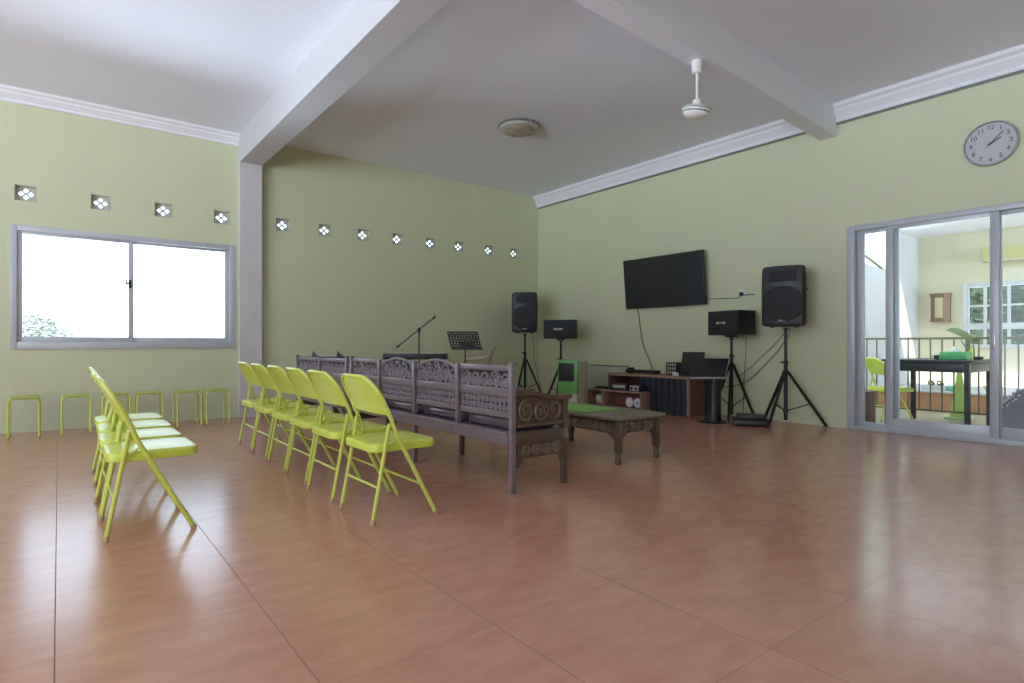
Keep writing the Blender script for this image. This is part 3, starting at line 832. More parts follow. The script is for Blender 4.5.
for nm, pts in (('upper of the two sagging leads from the big speaker to the box speaker stand', [(7.20, 3.60, 1.205), (7.34, 3.74, 1.10), (7.36, 3.86, 0.98), (7.37, 4.0, 0.86), (7.36, 4.16, 0.70), (7.345, 4.29, 0.60), (7.34, 4.42, 0.52), (7.33, 4.56, 0.46)]),
                ('lower of the two sagging leads from the big speaker to the box speaker stand', [(7.22, 3.57, 1.205), (7.36, 3.66, 1.10), (7.375, 3.80, 0.92), (7.375, 3.94, 0.77), (7.36, 4.1, 0.60), (7.35, 4.265, 0.47), (7.34, 4.42, 0.42), (7.33, 4.60, 0.40)]),
                ('black lead hanging straight down from the turned box speaker', [(7.20, 4.20, 1.118), (7.30, 4.20, 1.08), (7.32, 4.22, 0.9), (7.31, 4.24, 0.5), (7.31, 4.25, 0.2), (7.30, 4.25, 0.008)]),
                ('black lead hanging from the tall corner speaker', [(6.80, 8.10, 1.205), (6.84, 8.10, 1.0), (6.86, 8.1, 0.7), (6.92, 8.06, 0.4), (6.98, 8.04, 0.1), (7.0, 8.0, 0.008)])):
    tag(MB().tube(pts, 0.0042, 6).build('cable', 'black'), nm, 'cable')

# wall clock
ck = thing('wall_clock', 'round white wall clock with silver rim above the glass door', 'clock', (7.39, 1.618, 3.016))
Tc = Matrix.Rotation(-PI / 2, 4, 'Y')      # local z -> -X
MB().lathe([(0.19, 0.0), (0.218, 0.004), (0.225, 0.020), (0.222, 0.036), (0.212, 0.042), (0.205, 0.034), (0.203, 0.020)], 48, Tc).build('rim', 'silver', ck)
MB().lathe([(0.206, 0.012), (0.206, 0.021)], 48, Tc).build('dial', 'clock_face', ck)
def text_mesh(txt, size, f, depth=0.0008):
    cu = bpy.data.curves.new('t', 'FONT'); cu.body = txt; cu.size = size; cu.align_x = 'CENTER'; cu.align_y = 'CENTER'; cu.extrude = depth
    o = bpy.data.objects.new('t', cu); C.objects.link(o)
    bpy.context.view_layer.update()
    me = bpy.data.meshes.new_from_object(o.evaluated_get(bpy.context.evaluated_depsgraph_get()))
    vs = [f(*v.co) for v in me.vertices]; fs = [tuple(p.vertices) for p in me.polygons]
    bpy.data.objects.remove(o); bpy.data.curves.remove(cu); bpy.data.meshes.remove(me)
    return vs, fs
nm = MB()
for k in range(1, 13):
    a = PI / 2 - k * PI / 6
    vs, fs = text_mesh(str(k), 0.062, lambda x, y, z: (-0.0225 - z, -(x + 0.160 * math.cos(a)), y + 0.160 * math.sin(a)))
    nm.add(vs, fs)
nm.build('numerals', 'ink', ck, smooth=False)
def hand(name, deg, l, back, w, lift, m='ink'):
    a = R(90 - deg)
    ca, sa = math.cos(a), math.sin(a)
    f = lambda u, v, d: (-d, -(u * ca - v * sa), u * sa + v * ca)
    MB().prism([(-back, -w), (l * 0.9, -w * 0.8), (l, 0), (l * 0.9, w * 0.8), (-back, w)], lift, lift + 0.0015, f).build(name, m, ck)
hand('hour_hand', 62, 0.100, 0.025, 0.0065, 0.0245)
hand('minute_hand', 44, 0.150, 0.03, 0.005, 0.0275)
hand('second_hand', 225, 0.06, 0.09, 0.0018, 0.0300)
MB().lathe([(0.010, 0.021), (0.010, 0.033)], 16, Tc).build('hub', 'ink', ck)

# ceiling lamp and fan
lm = thing('ceiling_lamp', 'round patterned glass ceiling lamp flush under the ceiling', 'lamp', (4.76, 5.93, ZC))
MB().lathe([(0.25, 0), (0.272, -0.004), (0.276, -0.020), (0.262, -0.026), (0.250, -0.02)], 40).build('rim', 'lamp_rim', lm)
MB().lathe([(0.258, -0.020), (0.264, -0.040), (0.252, -0.058), (0.225, -0.068), (0.212, -0.066)], 40).build('glass_ring', mat('grey_green_glass', (0.50, 0.52, 0.46), 0.3, var=0.1, vscale=20), lm)
MB().lathe([(0.212, -0.060), (0.208, -0.072), (0.19, -0.085), (0.12, -0.098), (0.05, -0.104), (0.006, -0.105)], 40).build('bowl', 'lamp_glass', lm)
for k in range(3):
    a = k * 2 * PI / 3 + 0.4
    MB().box(-0.012, 0.012, -0.012, 0.012, -0.055, -0.005, 0.004, T=Matrix.Translation((0.270 * math.cos(a), 0.270 * math.sin(a), 0))).build('clip', 'silver', lm)
MB().lathe([(0.014, -0.104), (0.018, -0.112), (0.006, -0.122)], 12).build('finial', 'silver', lm)
fn = thing('ceiling_fan', 'white ceiling fan without blades hanging from the cross beam', 'fan', (4.45, 3.027, 3.505))
MB().lathe([(0.046, 0.0), (0.048, -0.012), (0.044, -0.100), (0.030, -0.110)], 20).build('canopy', 'white_plastic', fn)
MB().tube([(0, 0, -0.06), (0, 0, -0.375)], 0.013, 10).build('down_rod', 'white_plastic', fn)
MB().lathe([(0.020, -0.335), (0.036, -0.345), (0.040, -0.390), (0.060, -0.405)], 20).build('lower_cup', 'white_plastic', fn)
Tf = Matrix.Translation((0, 0, -0.405)) @ Matrix.Rotation(R(9), 4, Vector((0.787, -0.616, 0))) @ Matrix.Rotation(R(7), 4, Vector((0.616, 0.787, 0)))
MB().lathe([(0.05, 0.008), (0.105, 0.000), (0.122, -0.012), (0.118, -0.020), (0.126, -0.028), (0.124, -0.040), (0.112, -0.046), (0.116, -0.054), (0.108, -0.070), (0.085, -0.088), (0.05, -0.098), (0.01, -0.1)], 32, Tf).build('motor_housing', 'white_plastic', fn)
for rz_, zz in ((0.122, -0.019), (0.118, -0.046)):
    MB().tube([(rz_ * math.cos(2 * PI * k / 32), rz_ * math.sin(2 * PI * k / 32), zz) for k in range(32)], 0.004, 6, True, Tf).build('ring', 'lamp_rim', fn)

# ------------------------------------------------------------------ air cooler
ac = thing('air_cooler', 'green and beige upright air cooler near the far corner', 'air cooler', (6.33, 6.56, 0), face(R(196)))
MB().box(-0.165, 0.175, -0.10, 0.20, 0.04, 0.735, 0.012).build('body', 'beige', ac)
MB().box(-0.172, 0.180, -0.155, -0.101, 0.235, 0.765, 0.012).build('front_panel', 'green_plastic', ac)
gr = MB().box(-0.148, 0.128, -0.164, -0.1555, 0.43, 0.71, 0.004)
gr = gr.build('outlet', 'black', ac)
for k in range(8):
    MB().box(-0.143, 0.123, -0.170, -0.1645, 0.445 + k * 0.032, 0.457 + k * 0.032, 0.002, T=None).build('louvre', 'bluegreen', gr)
MB().box(-0.160, 0.165, -0.145, -0.101, 0.06, 0.230, 0.008).build('water_tank', 'cream', ac)
for sx in (-0.13, 0.13):
    for sy in (-0.07, 0.16):
        MB().ball((sx, sy, 0.022), (0.02, 0.02, 0.022)).build('castor', 'black', ac)

# ------------------------------------------------------------------ low desk, shelf and what stands on them
dk = thing('low_desk', 'low red-brown desk with a navy cloth front, under the television', 'desk', (6.83, 4.77, 0))
MB().box(0, 0.50, 0.0, 1.50, 0.522, 0.552, 0.003).build('desktop', 'red_wood', dk)
MB().box(-0.012, 0.0, 0.0, 1.50, 0.515, 0.553, 0.002).build('edge', 'edge_wood', dk)
MB().box(0.0, 0.49, 1.465, 1.495, 0.0, 0.521, 0.002).build('side_panel', 'red_wood', dk)
MB().box(-0.008, 0.030, 0.0, 0.038, 0.0, 0.515, 0.003).build('leg', 'edge_wood', dk)
MB().box(0.03, 0.49, 0.004, 0.03, 0.0, 0.521, 0.002).build('side_panel', 'red_wood', dk)
MB().box(0.47, 0.49, 0.03, 1.465, 0.05, 0.521).build('back_panel', 'red_wood', dk)
cv = MB()
nn = 40
top_ = [(0.012 + 0.006 * math.sin(i * 1.3), 0.04 + 0.88 * i / nn) for i in range(nn + 1)]
bot_ = [(0.012 + 0.010 * math.sin(i * 1.3 + 0.3), 0.04 + 0.88 * i / nn) for i in range(nn + 1)]
for d_ in (0, 0.006):
    A = [cv.bm.verts.new((x + d_, y, 0.510)) for x, y in top_]; B = [cv.bm.verts.new((x + d_, y, 0.012)) for x, y in bot_]
    for i in range(nn): cv.bm.faces.new((A[i], A[i + 1], B[i + 1], B[i]))
cv.build('cloth_front', 'navy', dk)

lap = thing('laptop', 'open black laptop on the low desk, its screen behind the lectern', 'laptop', (6.98, 4.86, 0.552), 0)
MB().box(0.02, 0.25, -0.18, 0.18, 0.001, 0.018, 0.004).build('keyboard_base', 'black', lap)
Tl = Matrix.Translation((0.02, 0, 0.016)) @ Matrix.Rotation(R(12), 4, 'Y')
MB().box(-0.010, 0.0, -0.18, 0.18, 0.0, 0.33, 0.003, T=Tl).build('lid', 'black', lap)
tag(MB().box(6.90, 6.912, 5.00, 5.10, 0.5525, 0.60, 0.003).build('card', 'badge'), 'small pale card standing on the desk below the laptop', 'card')
pbx = thing('small_box', 'small black box with a pale pattern, standing left of the laptop', 'box', (7.06, 5.24, 0.552))
MB().box(0, 0.14, -0.095, 0.095, 0.0005, 0.185, 0.004).build('case', 'black', pbx)
pt = MB()
for k in range(4):
    for j in range(3):
        pt.box(-0.004, -0.0005, -0.08 + k * 0.042, -0.055 + k * 0.042, 0.02 + j * 0.055, 0.058 + j * 0.055, 0.002)
pt.build('pattern', 'board', pbx)
dv = thing('media_player', 'long flat black device on the desk left of the patterned box', 'media player', (7.05, 5.80, 0.552))
MB().box(0, 0.16, -0.26, 0.30, 0.012, 0.052, 0.004).build('case', 'black', dv)
MB().box(-0.006, -0.0005, -0.20, 0.05, 0.022, 0.042, 0.001).build('display', 'screen', dv)
for yy in (-0.22, 0.26):
    MB().box(0.02, 0.14, yy - 0.02, yy + 0.02, 0.0005, 0.0115, 0.003).build('foot', 'black', dv)
MB().box(0.02, 0.10, 0.20, 0.29, 0.0525, 0.085, 0.006).build('control_knob', 'black', dv)

sh = thing('low_shelf', 'low brown open shelf unit standing in front of the desk', 'shelf', (6.60, 5.42, 0))
MB().box(0, 0.215, 0.0, 1.10, 0.282, 0.306, 0.003).build('top', 'edge_wood', sh)
MB().box(0.004, 0.21, 0.02, 1.08, 0.05, 0.070, 0.002).build('shelf_board', 'red_wood', sh)
for yy in (0.0, 0.74, 1.075):
    MB().box(0.0, 0.215, yy, yy + 0.025, 0.0, 0.281, 0.002).build('divider', 'edge_wood', sh)
MB().box(0.200, 0.215, 0.026, 1.074, 0.05, 0.281).build('back_panel', 'red_wood', sh)
for i, (yy, lab) in enumerate(((0.105, 'white paper disc at the right end inside the low shelf'), (0.255, 'white paper disc left of its twin inside the low shelf'))):
    t_ = thing('paper_disc', lab, 'disc', (6.64, 5.42 + yy, 0.142), 0, 'paper discs in the shelf')
    MB().lathe([(0.062, 0), (0.067, 0.004), (0.067, 0.02), (0.062, 0.024)], 20, Matrix.Rotation(PI / 2, 4, 'Y') @ Matrix.Scale(1.06, 4, (1, 0, 0))).build('disc', 'paper', t_)
    MB().lathe([(0.018, -0.0015), (0.018, -0.0002)], 14, Matrix.Rotation(PI / 2, 4, 'Y')).build('centre_label', 'ink' if i == 0 else 'paper', t_)
bs = thing('small_pot', 'small green-grey pot in the left compartment of the low shelf', 'pot', (6.70, 6.31, 0.070))
MB().lathe([(0.04, 0.0005), (0.07, 0.03), (0.075, 0.09), (0.055, 0.13), (0.06, 0.14), (0.045, 0.13)], 16).build('body', 'board', bs)
am = thing('amplifier', 'black and silver amplifier on top of the low shelf', 'amplifier', (6.63, 5.88, 0.306))
MB().box(0, 0.16, -0.17, 0.17, 0.010, 0.105, 0.004).build('case', 'black', am)
MB().box(-0.006, -0.0005, -0.165, 0.165, 0.014, 0.10, 0.002).build('front_panel', 'bluegreen', am)
MB().box(-0.010, -0.0065, -0.14, 0.10, 0.045, 0.085, 0.001).build('display', 'board', am)
for k in range(4):
    MB().tube([(-0.0065, -0.13 + k * 0.06, 0.03), (-0.018, -0.13 + k * 0.06, 0.03)], 0.009, 10).build('knob', 'silver', am)
for yy in (-0.14, 0.14): MB().box(0.02, 0.14, yy - 0.012, yy + 0.012, 0.0005, 0.0095, 0.002).build('foot', 'black', am)
rc = thing('tape_deck', 'small silver-fronted deck right of the amplifier on the low shelf', 'tape deck', (6.63, 5.58, 0.306))
MB().box(0, 0.15, -0.10, 0.085, 0.0005, 0.095, 0.004).build('case', 'black', rc)
MB().box(-0.006, -0.0005, -0.095, 0.08, 0.01, 0.09, 0.002).build('front_panel', 'silver', rc)
for yy in (-0.05, 0.035): MB().lathe([(0.02, 0.0), (0.02, 0.006)], 14, Matrix.Translation((-0.0062, yy, 0.05)) @ Matrix.Rotation(-PI / 2, 4, 'Y')).build('reel', 'ink', rc)
cc = MB()
for k in range(3):
    cc.tube([(6.705 + (0.085 - 0.01 * k) * math.cos(2 * PI * i / 20), 6.28 + (0.16 - 0.02 * k) * math.sin(2 * PI * i / 20), 0.313 + 0.012 * k) for i in range(20)], 0.0065, 6, True)
tag(cc.build('cable_coil', 'black'), 'coil of black cable on the left end of the low shelf', 'cable')
bd = thing('leaning_board', 'pale grey board with a dark top edge leaning on the wall behind the shelf', 'board', (7.365, 6.73, 0))
bo = MB().box(-0.04, -0.020, -0.44, 0.44, 0.001, 0.63, 0.003); bo.build('panel', 'board', bd)
MB().box(-0.044, -0.016, -0.445, 0.445, 0.631, 0.645, 0.002).build('edge_strip', 'black', bd)

# lectern
lc = thing('lectern', 'black lectern with slanted top and curved pillar at the right desk end', 'lectern', (6.60, 4.30, 0))
a_ = math.atan2(-(4.41 - 4.144), 6.841 - 6.501)
dirx = Vector((0.787, -0.616, 0)); fwd = Vector((0.616, 0.787, 0))
def LT(u, w, z): 
    p = dirx * u + fwd * w
    return (p.x, p.y, z)
def slab(mb, u0, u1, w0, w1, z0, z1, t, sk=0.0):
    n = Vector((0, w1 - w0, z1 - z0)); n = Vector((0, -n.z, n.y)).normalized() * t
    q = [(u0, w0, z0), (u1, w0, z0), (u1 + sk, w1, z1), (u0 + sk, w1, z1)]
    A = [mb.bm.verts.new(LT(*p)) for p in q]; B = [mb.bm.verts.new(LT(p[0], p[1] - n.y, p[2] - n.z)) for p in q]
    mb.bm.faces.new(A); mb.bm.faces.new(B[::-1])
    for k in range(4): mb.bm.faces.new((A[k], A[(k + 1) % 4], B[(k + 1) % 4], B[k]))
    return mb
slab(MB(), -0.295, 0.150, -0.13, 0.13, 0.583, 0.815, 0.02, 0.142).build('slanted_top', 'black', lc, smooth=False)
slab(MB(), -0.300, 0.155, -0.150, -0.131, 0.570, 0.586, 0.012, 0.01).build('lower_ledge', 'silver', lc, smooth=False)
slab(MB(), 0.151, 0.158, -0.131, 0.131, 0.582, 0.816, 0.02, 0.142).build('side_edge', 'silver', lc, smooth=False)
cyl = MB()
prof = []
for k in range(17):
    a = PI * k / 16
    prof.append((0.04 - 0.095 * math.cos(a), -0.02 - 0.10 * math.sin(a)))
prof += [(0.135, 0.05), (-0.055, 0.05)]
zz = [(0.03, 1.0), (0.20, 0.98), (0.40, 0.98), (0.565, 1.15)]
rg = [[cyl.bm.verts.new(LT(0.04 + (u - 0.04) * q, w * q, z + (0.09 if (z > 0.5 and w > 0) else 0))) for u, w in prof] for z, q in zz]
for A, B in zip(rg, rg[1:]):
    for k in range(len(A)): cyl.bm.faces.new((A[k], A[(k + 1) % len(A)], B[(k + 1) % len(A)], B[k]))
cyl.bm.faces.new(rg[0][::-1]); cyl.bm.faces.new(rg[-1])
cyl.build('pillar', mat('gloss_black', (0.014, 0.016, 0.020), 0.18, spec=0.7, var=0.1), lc)
MB().lathe([(0.165, 0.0), (0.17, 0.012), (0.155, 0.026), (0.12, 0.031)], 28, Matrix.Translation(LT(0.03, 0, 0)) @ Matrix.Scale(1.0, 4)).build('base', 'black', lc)

# two flat units on the floor
for lab, z0, w, d, dx, rz_ in (('flat black unit on the floor below the big speaker, lower of the two', 0.0, 0.42, 0.32, 0.0, 0.62), ('smaller flat black unit resting on top of the floor unit', 0.0755, 0.32, 0.25, 0.0, 0.60)):
    o = thing('amplifier_unit', lab, 'amplifier', (6.77, 3.84, z0), rz_ - PI / 2)
    MB().box(-w / 2, w / 2, -d / 2, d / 2, 0.008, 0.075 if z0 == 0 else 0.055, 0.006).build('case', 'black', o)
    MB().box(-w / 2 + 0.015, w / 2 - 0.015, -d / 2 - 0.006, -d / 2 - 0.0005, 0.014, 0.050, 0.002).build('front_panel', 'bluegreen', o)
    for k in range(5):
        MB().tube([(-w * 0.3 + k * w * 0.14, -d / 2 - 0.0065, 0.030), (-w * 0.3 + k * w * 0.14, -d / 2 - 0.016, 0.030)], 0.009, 8).build('knob', 'black', o)
    for sx in (-1, 1): MB().box(sx * w * 0.4 - 0.015, sx * w * 0.4 + 0.015, -d * 0.4, d * 0.4, 0.0, 0.0075, 0.002).build('foot', 'black', o)

# ------------------------------------------------------------------ music gear behind the settee
ms = thing('music_stand', 'black perforated music stand behind the settee', 'music stand', (4.70, 7.12, 0), face(R(236)) )
pm = MB()
holes_ = []
for r_ in range(6):
    for q in range(10):
        cx = -0.195 + q * 0.0433 + (0.0 if r_ % 2 else 0.008); cz = 0.055 + r_ * 0.036
        if r_ < 2 and 2 < q < 8: continue
        holes_.append([(cx + 0.010 * math.cos(2 * PI * k / 6), cz + 0.010 * math.sin(2 * PI * k / 6)) for k in range(6)])
pm.plate_with_holes([(-0.225, 0.0), (0.225, 0.0), (0.225, 0.265), (-0.225, 0.265)], holes_, -0.003, 0.003, lambda a, b, d: (a + (0.132 - b) * 0.26, d + b * 0.12, b))
pm.build('desk', 'blackmetal', ms, loc=(-0.01, -0.03, 0.925), smooth=False)
MB().box(-0.19, 0.26, -0.075, -0.031, 0.916, 0.924, 0.002).build('ledge', 'blackmetal', ms)
MB().tube([(0, 0, 0.05), (0, 0, 1.0)], 0.010, 8).build('pole', 'blackmetal', ms)
for k in range(3):
    a = 2 * PI * k / 3 + 0.5
    MB().tube([(0, 0, 0.30), (0.25 * math.cos(a), 0.25 * math.sin(a), 0.008)], 0.008, 6).build('leg', 'blackmetal', ms)

mc = thing('microphone_stand', 'black microphone boom stand rising behind the arched settee crests', 'microphone stand', (3.92, 7.09, 0))
MB().tube([(0, 0, 0.02), (0, 0, 1.21)], 0.010, 8).build('pole', 'blackmetal', mc)
dx_, dy_ = 0.787, -0.616
MB().tube([(-0.31 * dx_, -0.31 * dy_, 0.957), (0, 0, 1.205), (0.205 * dx_, 0.205 * dy_, 1.365)], 0.0075, 8).build('boom', 'blackmetal', mc)
MB().tube([(-0.31 * dx_, -0.31 * dy_, 0.957), (-0.27 * dx_, -0.27 * dy_, 0.989)], 0.014, 8).build('counterweight', 'black', mc)
MB().ball((0, 0, 1.195), (0.022, 0.022, 0.040)).build('clutch', 'black', mc)
cpm = MB().tube([(0.19 * dx_, 0.19 * dy_, 1.353), (0.225 * dx_, 0.225 * dy_, 1.384)], 0.015, 8).build('clip', 'black', mc)
MB().tube([(0.215 * dx_, 0.215 * dy_, 1.376), (0.222 * dx_, 0.222 * dy_, 1.43)], 0.004, 6).build('clip_tongue', 'black', cpm)
MB().lathe([(0.016, 0.80), (0.020, 0.81), (0.020, 0.85), (0.014, 0.86)], 10).build('height_collar', 'black', mc)
for k in range(3):
    a = 2 * PI * k / 3
    MB().tube([(0, 0, 0.12), (0.32 * math.cos(a), 0.32 * math.sin(a), 0.008)], 0.009, 6).build('leg', 'blackmetal', mc)

def keyboard(label, loc, rz, w, d, zt, fins):
    t = thing('electronic_keyboard', label, 'keyboard', loc, rz, 'keyboards behind the settees')
    MB().box(-w / 2, w / 2, -d / 2, d / 2, zt - 0.085, zt, 0.008).build('case', 'black', t)
    kk = MB()
    n = 36
    for i in range(n):
        x0 = -w / 2 + 0.05 + (w - 0.1) * i / n
        kk.box(x0 + 0.001, x0 + (w - 0.1) / n - 0.001, d / 2 - 0.15, d / 2 + 0.004, zt - 0.014, zt + 0.006)
    kk.build('white_keys', 'white_plastic', t)
    for f_ in fins:
        MB().prism([(f_ - 0.05, zt), (f_ + 0.05, zt), (f_ + 0.015, zt + 0.02), (f_ - 0.035, zt + 0.075)], -0.10, -0.085, lambda a, b, d_: (a, d_, b)).build('music_rest_clip', 'black', t)
    for sg in (-1, 1):
        for yy in (-0.12, 0.12):
            MB().tube([(-sg * 0.30 * w / 0.86, yy, 0.012), (sg * 0.30 * w / 0.86, yy, zt - 0.088)], 0.012, 8).build('stand_leg', 'blackmetal', t)
    for sx in (-1, 1):
        for zz_ in (0.014, zt - 0.099):
            MB().tube([(sx * 0.30 * w / 0.86, -0.2, zz_), (sx * 0.30 * w / 0.86, 0.2, zz_)], 0.012, 8).build('stand_foot', 'blackmetal', t)
    return t
rk = math.atan2(-0.616, 0.787)
keyboard('long black keyboard case under the microphone boom behind the settee', (4.085, 7.486, 0), rk, 0.90, 0.30, 0.868, ())
keyboard('black keyboard with two pointed clips behind the shorter settee', (2.885, 7.68, 0), rk, 0.56, 0.26, 0.838, (-0.16, 0.17))

# cream plastic armchair behind the music stand (side-on, facing left)
pc = thing('plastic_armchair', 'cream plastic armchair half hidden behind the music stand', 'chair', (5.33, 7.75, 0), rk)
MB().box(-0.24, 0.20, -0.23, 0.23, 0.40, 0.43, 0.012).build('seat', 'cream', pc)
bk = MB()
rows = []
for i in range(9):
    z = 0.42 + 0.56 * i / 8
    x = 0.17 + 0.15 * (i / 8) ** 1.3
    rows.append([(x + 0.05 * (abs(j - 4) / 4) ** 2 * -1, -0.22 + 0.055 * j, z - 0.05 * (abs(j - 4) / 4) ** 2) for j in range(9)])
for d_ in (0.0, 0.014):
    vv = [[bk.bm.verts.new((x + d_, y, z)) for x, y, z in r_] for r_ in rows]
    for i in range(8):
        for j in range(8): bk.bm.faces.new((vv[i][j], vv[i][j + 1], vv[i + 1][j + 1], vv[i + 1][j]))
bk.build('backrest', 'cream', pc)
for sy in (-1, 1):
    MB().tube([(-0.235, sy * 0.235, 0.42), (-0.225, sy * 0.24, 0.70), (-0.19, sy * 0.24, 0.755), (0.0, sy * 0.24, 0.765), (0.16, sy * 0.23, 0.79), (0.25, sy * 0.22, 0.86)], [0.02, 0.022, 0.026, 0.026, 0.024, 0.02], 8).build('armrest', 'cream', pc)
    for sx in (-1, 1):
        MB().tube([(sx * 0.21, sy * 0.21, 0.41), (sx * 0.25, sy * 0.235, 0.0)], [0.028, 0.018], 8).build('leg', 'cream', pc)

# ------------------------------------------------------------------ the balcony beyond the door
struct('floor_balcony', MB().box(XB + 0.15, 10.30, -6.2, 3.80, -0.14, -0.004), mat('balcony_tile', (0.44, 0.40, 0.28), 0.4, var=0.1), 'pale tiled balcony floor')
struct('floor_court', MB().box(10.30, 12.5, -6.2, 3.80, -0.14, 0.275), 'terracotta', 'terracotta step of the neighbouring terrace')
struct('trim_step', MB().box(10.28, 12.5, -6.2, 3.80, 0.2755, 0.30), 'outer_white', 'white top of the terracotta step')
OW = (0.6, 3.127, 0.93, 2.06)
struct('wall_outer', wall_cells(MB(), -6.2, 3.80, 0.0, 3.3, [OW], 12.5, 12.64, fB), 'cream_wall', 'cream wall facing the balcony')
sw = MB()
sw.prism([(8.6, 0), (12.64, 0), (12.64, 3.3), (11.16, 3.3), (11.16, 2.24), (10.4, 2.275), (9.6, 2.33), (8.6, 2.42)], 3.80, 3.92, lambda a, b, d: (a, d, b))
struct('wall_stair', sw, 'outer_white', 'white stair wall beside the balcony')
struct('wall_outer_left', MB().box(XB + 0.15, 8.6, 3.80, 3.92, -0.1, 1.0), 'outer_white')
struct('wall_outer_near', MB().box(XB, XB + 0.15, -6.2, YF - 0.15, -0.14, 3.3), 'cream_wall')
struct('ceiling_balcony', MB().box(XB + 0.15, 10.50, -6.2, 4.6, 3.02, 3.16), 'white', 'white balcony soffit')
struct('ceiling_terrace', MB().box(11.15, 12.64, -6.2, 3.80, 2.95, 3.09), 'white', 'white soffit of the neighbouring terrace')

# window in the outer wall
w2 = MB(); frame_rect(w2, OW[0], OW[1], OW[2], OW[3], 0.07, 12.46, 12.60, fB)
wo = struct('window_2', w2, 'outer_white', 'white barred window in the cream wall', smooth=True)
bars = MB()
for y in (2.815, 2.50, 2.18, 1.86, 1.54, 1.22, 0.90): bars.box(12.475, 12.515, y - 0.022, y + 0.022, OW[2] + 0.06, OW[3] - 0.05, 0.003)
bars.box(12.476, 12.514, OW[0] + 0.06, OW[1] - 0.06, 1.645, 1.680, 0.003)
bars.box(12.45, 12.52, OW[0] + 0.06, OW[1] - 0.06, 1.255, 1.36, 0.004)
bars.build('muntins', 'outer_white', wo)
MB().box(12.53, 12.536, OW[0] + 0.05, OW[1] - 0.05, OW[2] + 0.05, OW[3] - 0.05).build('pane', 'glass', wo)

def foliage(name, label, centre, rad, n, size, m, seed, kind='stuff', core=False):
    rnd = random.Random(seed)
    mb = MB()
    for i in range(n):
        while True:
            p = Vector((rnd.uniform(-1, 1), rnd.uniform(-1, 1), rnd.uniform(-1, 1)))
            if p.length < 1: break
        p = Vector((p.x * rad[0], p.y * rad[1], p.z * rad[2]))
        s_ = size * rnd.uniform(0.6, 1.4)
        Tq = Matrix.Translation(Vector(centre) + p) @ Matrix.Rotation(rnd.uniform(0, 6.28), 4, 'Z') @ Matrix.Rotation(rnd.uniform(-1.2, 1.2), 4, 'X') @ Matrix.Scale(s_, 4)
        mb.add([(-0.5, 0, 0), (0, -0.22, 0.06), (0.5, 0, 0), (0, 0.22, 0.06)], [(0, 1, 2, 3)], Tq)
    mb.tube([(centre[0], centre[1], -0.12 if core else -3.0), (centre[0] + 0.03, centre[1], centre[2])], [0.09, 0.04], 8)
    if core: mb.ball(centre, (rad[0] * 0.6, rad[1] * 1.05, rad[2] * 1.02), u=16, v=10)
    o = mb.build(name, m, None, smooth=False)
    tag(o, label, 'foliage', None, kind)
    return o
foliage('reflection_hedge', 'dark foliage seen through the barred window', (13.55, 1.9, 1.5), (0.45, 1.9, 1.25), 9000, 0.13, 'far_leaf', 3, core=True)  # added bush, stands for foliage reflected in the window panes
foliage('treetop', 'treetop showing in the lower left corner of the window', (-0.36, 14.2, 0.98), (0.62, 0.6, 0.62), 3200, 0.085, mat('pale_leaf', (0.15, 0.16, 0.13), 0.6, var=0.3), 4)
foliage('shrubbery', 'green foliage beyond the stair railing', (11.2, 6.2, 3.0), (1.6, 0.8, 1.2), 1600, 0.2, mat('bright_leaf', (0.22, 0.42, 0.16), 0.5, var=0.3), 5)

# upper stair railing, pale green
sr = thing('stair_railing', 'pale green barred railing above the white stair wall', 'railing', (0, 3.86, 0))
lo = lambda x: 2.50 - 0.2165 * (x - 9.94)
MB().tube([(9.3, 0, lo(9.3)), (11.14, 0, lo(11.14))], 0.022, 6).build('bottom_rail', 'rail', sr)
MB().tube([(9.3, 0, lo(9.3) + 0.80), (11.14, 0, lo(11.14) + 0.80)], 0.022, 6).build('top_rail', 'pale_green', sr)
for k in range(17):
    x = 9.36 + k * 0.109
    MB().box(x - 0.012, x + 0.012, -0.012, 0.012, lo(x), lo(x) + 0.79, 0.002).build('baluster', 'pale_green', sr)
MB().box(10.98, 11.14, -0.03, 0.03, lo(11.14) - 0.06, lo(11.14) + 0.03, 0.004).build('end_bracket', 'rail', sr)

# balcony railing
br = thing('balcony_railing', 'olive metal railing along the balcony edge', 'railing', (9.22, 1.3, 0))
MB().box(-0.022, 0.022, -2.3, 2.48, 1.065, 1.095, 0.006).build('top_rail', 'rail', br)
MB().box(-0.015, 0.015, -2.3, 2.48, 0.105, 0.130, 0.004).build('bottom_rail', 'rail', br)
for k in range(36):
    y = 3.698 - 0.1295 * k - 1.3
    MB().box(-0.008, 0.008, y - 0.008, y + 0.008, 0.128, 1.067, 0.002).build('baluster', 'rail', br)
for y in (2.46, 0.95, -0.6, -2.28):
    MB().box(-0.02, 0.02, y - 0.02, y + 0.02, -0.004, 1.066, 0.003).build('post', 'rail', br)

# table on the balcony
bt = thing('balcony_table', 'black-stained wooden table standing on the balcony', 'table', (8.63, 2.41, -0.004))
MB().box(-0.50, 0.50, -0.46, 0.46, 0.792, 0.820, 0.006).build('tabletop', 'ink_table', bt)
for nm, q in (('apron', (-0.475, -0.450, -0.40, 0.40)), ('apron', (0.450, 0.475, -0.40, 0.40)), ('apron', (-0.45, 0.45, 0.405, 0.43)), ('apron', (-0.45, 0.45, -0.43, -0.405))):
    MB().box(*q, 0.678, 0.791, 0.003).build(nm, 'ink_table', bt)
for sx in (-1, 1):
    for sy in (-1, 1):
        x, y = sx * 0.448, sy * 0.405
        MB().prism([(-0.032, 0.79), (0.032, 0.79), (0.032, 0.66), (0.022, 0.0), (-0.022, 0.0), (-0.032, 0.66)], y - 0.026, y + 0.026, lambda a, b, d, x=x: (x + a, d, b)).build('leg', 'ink_table', bt)
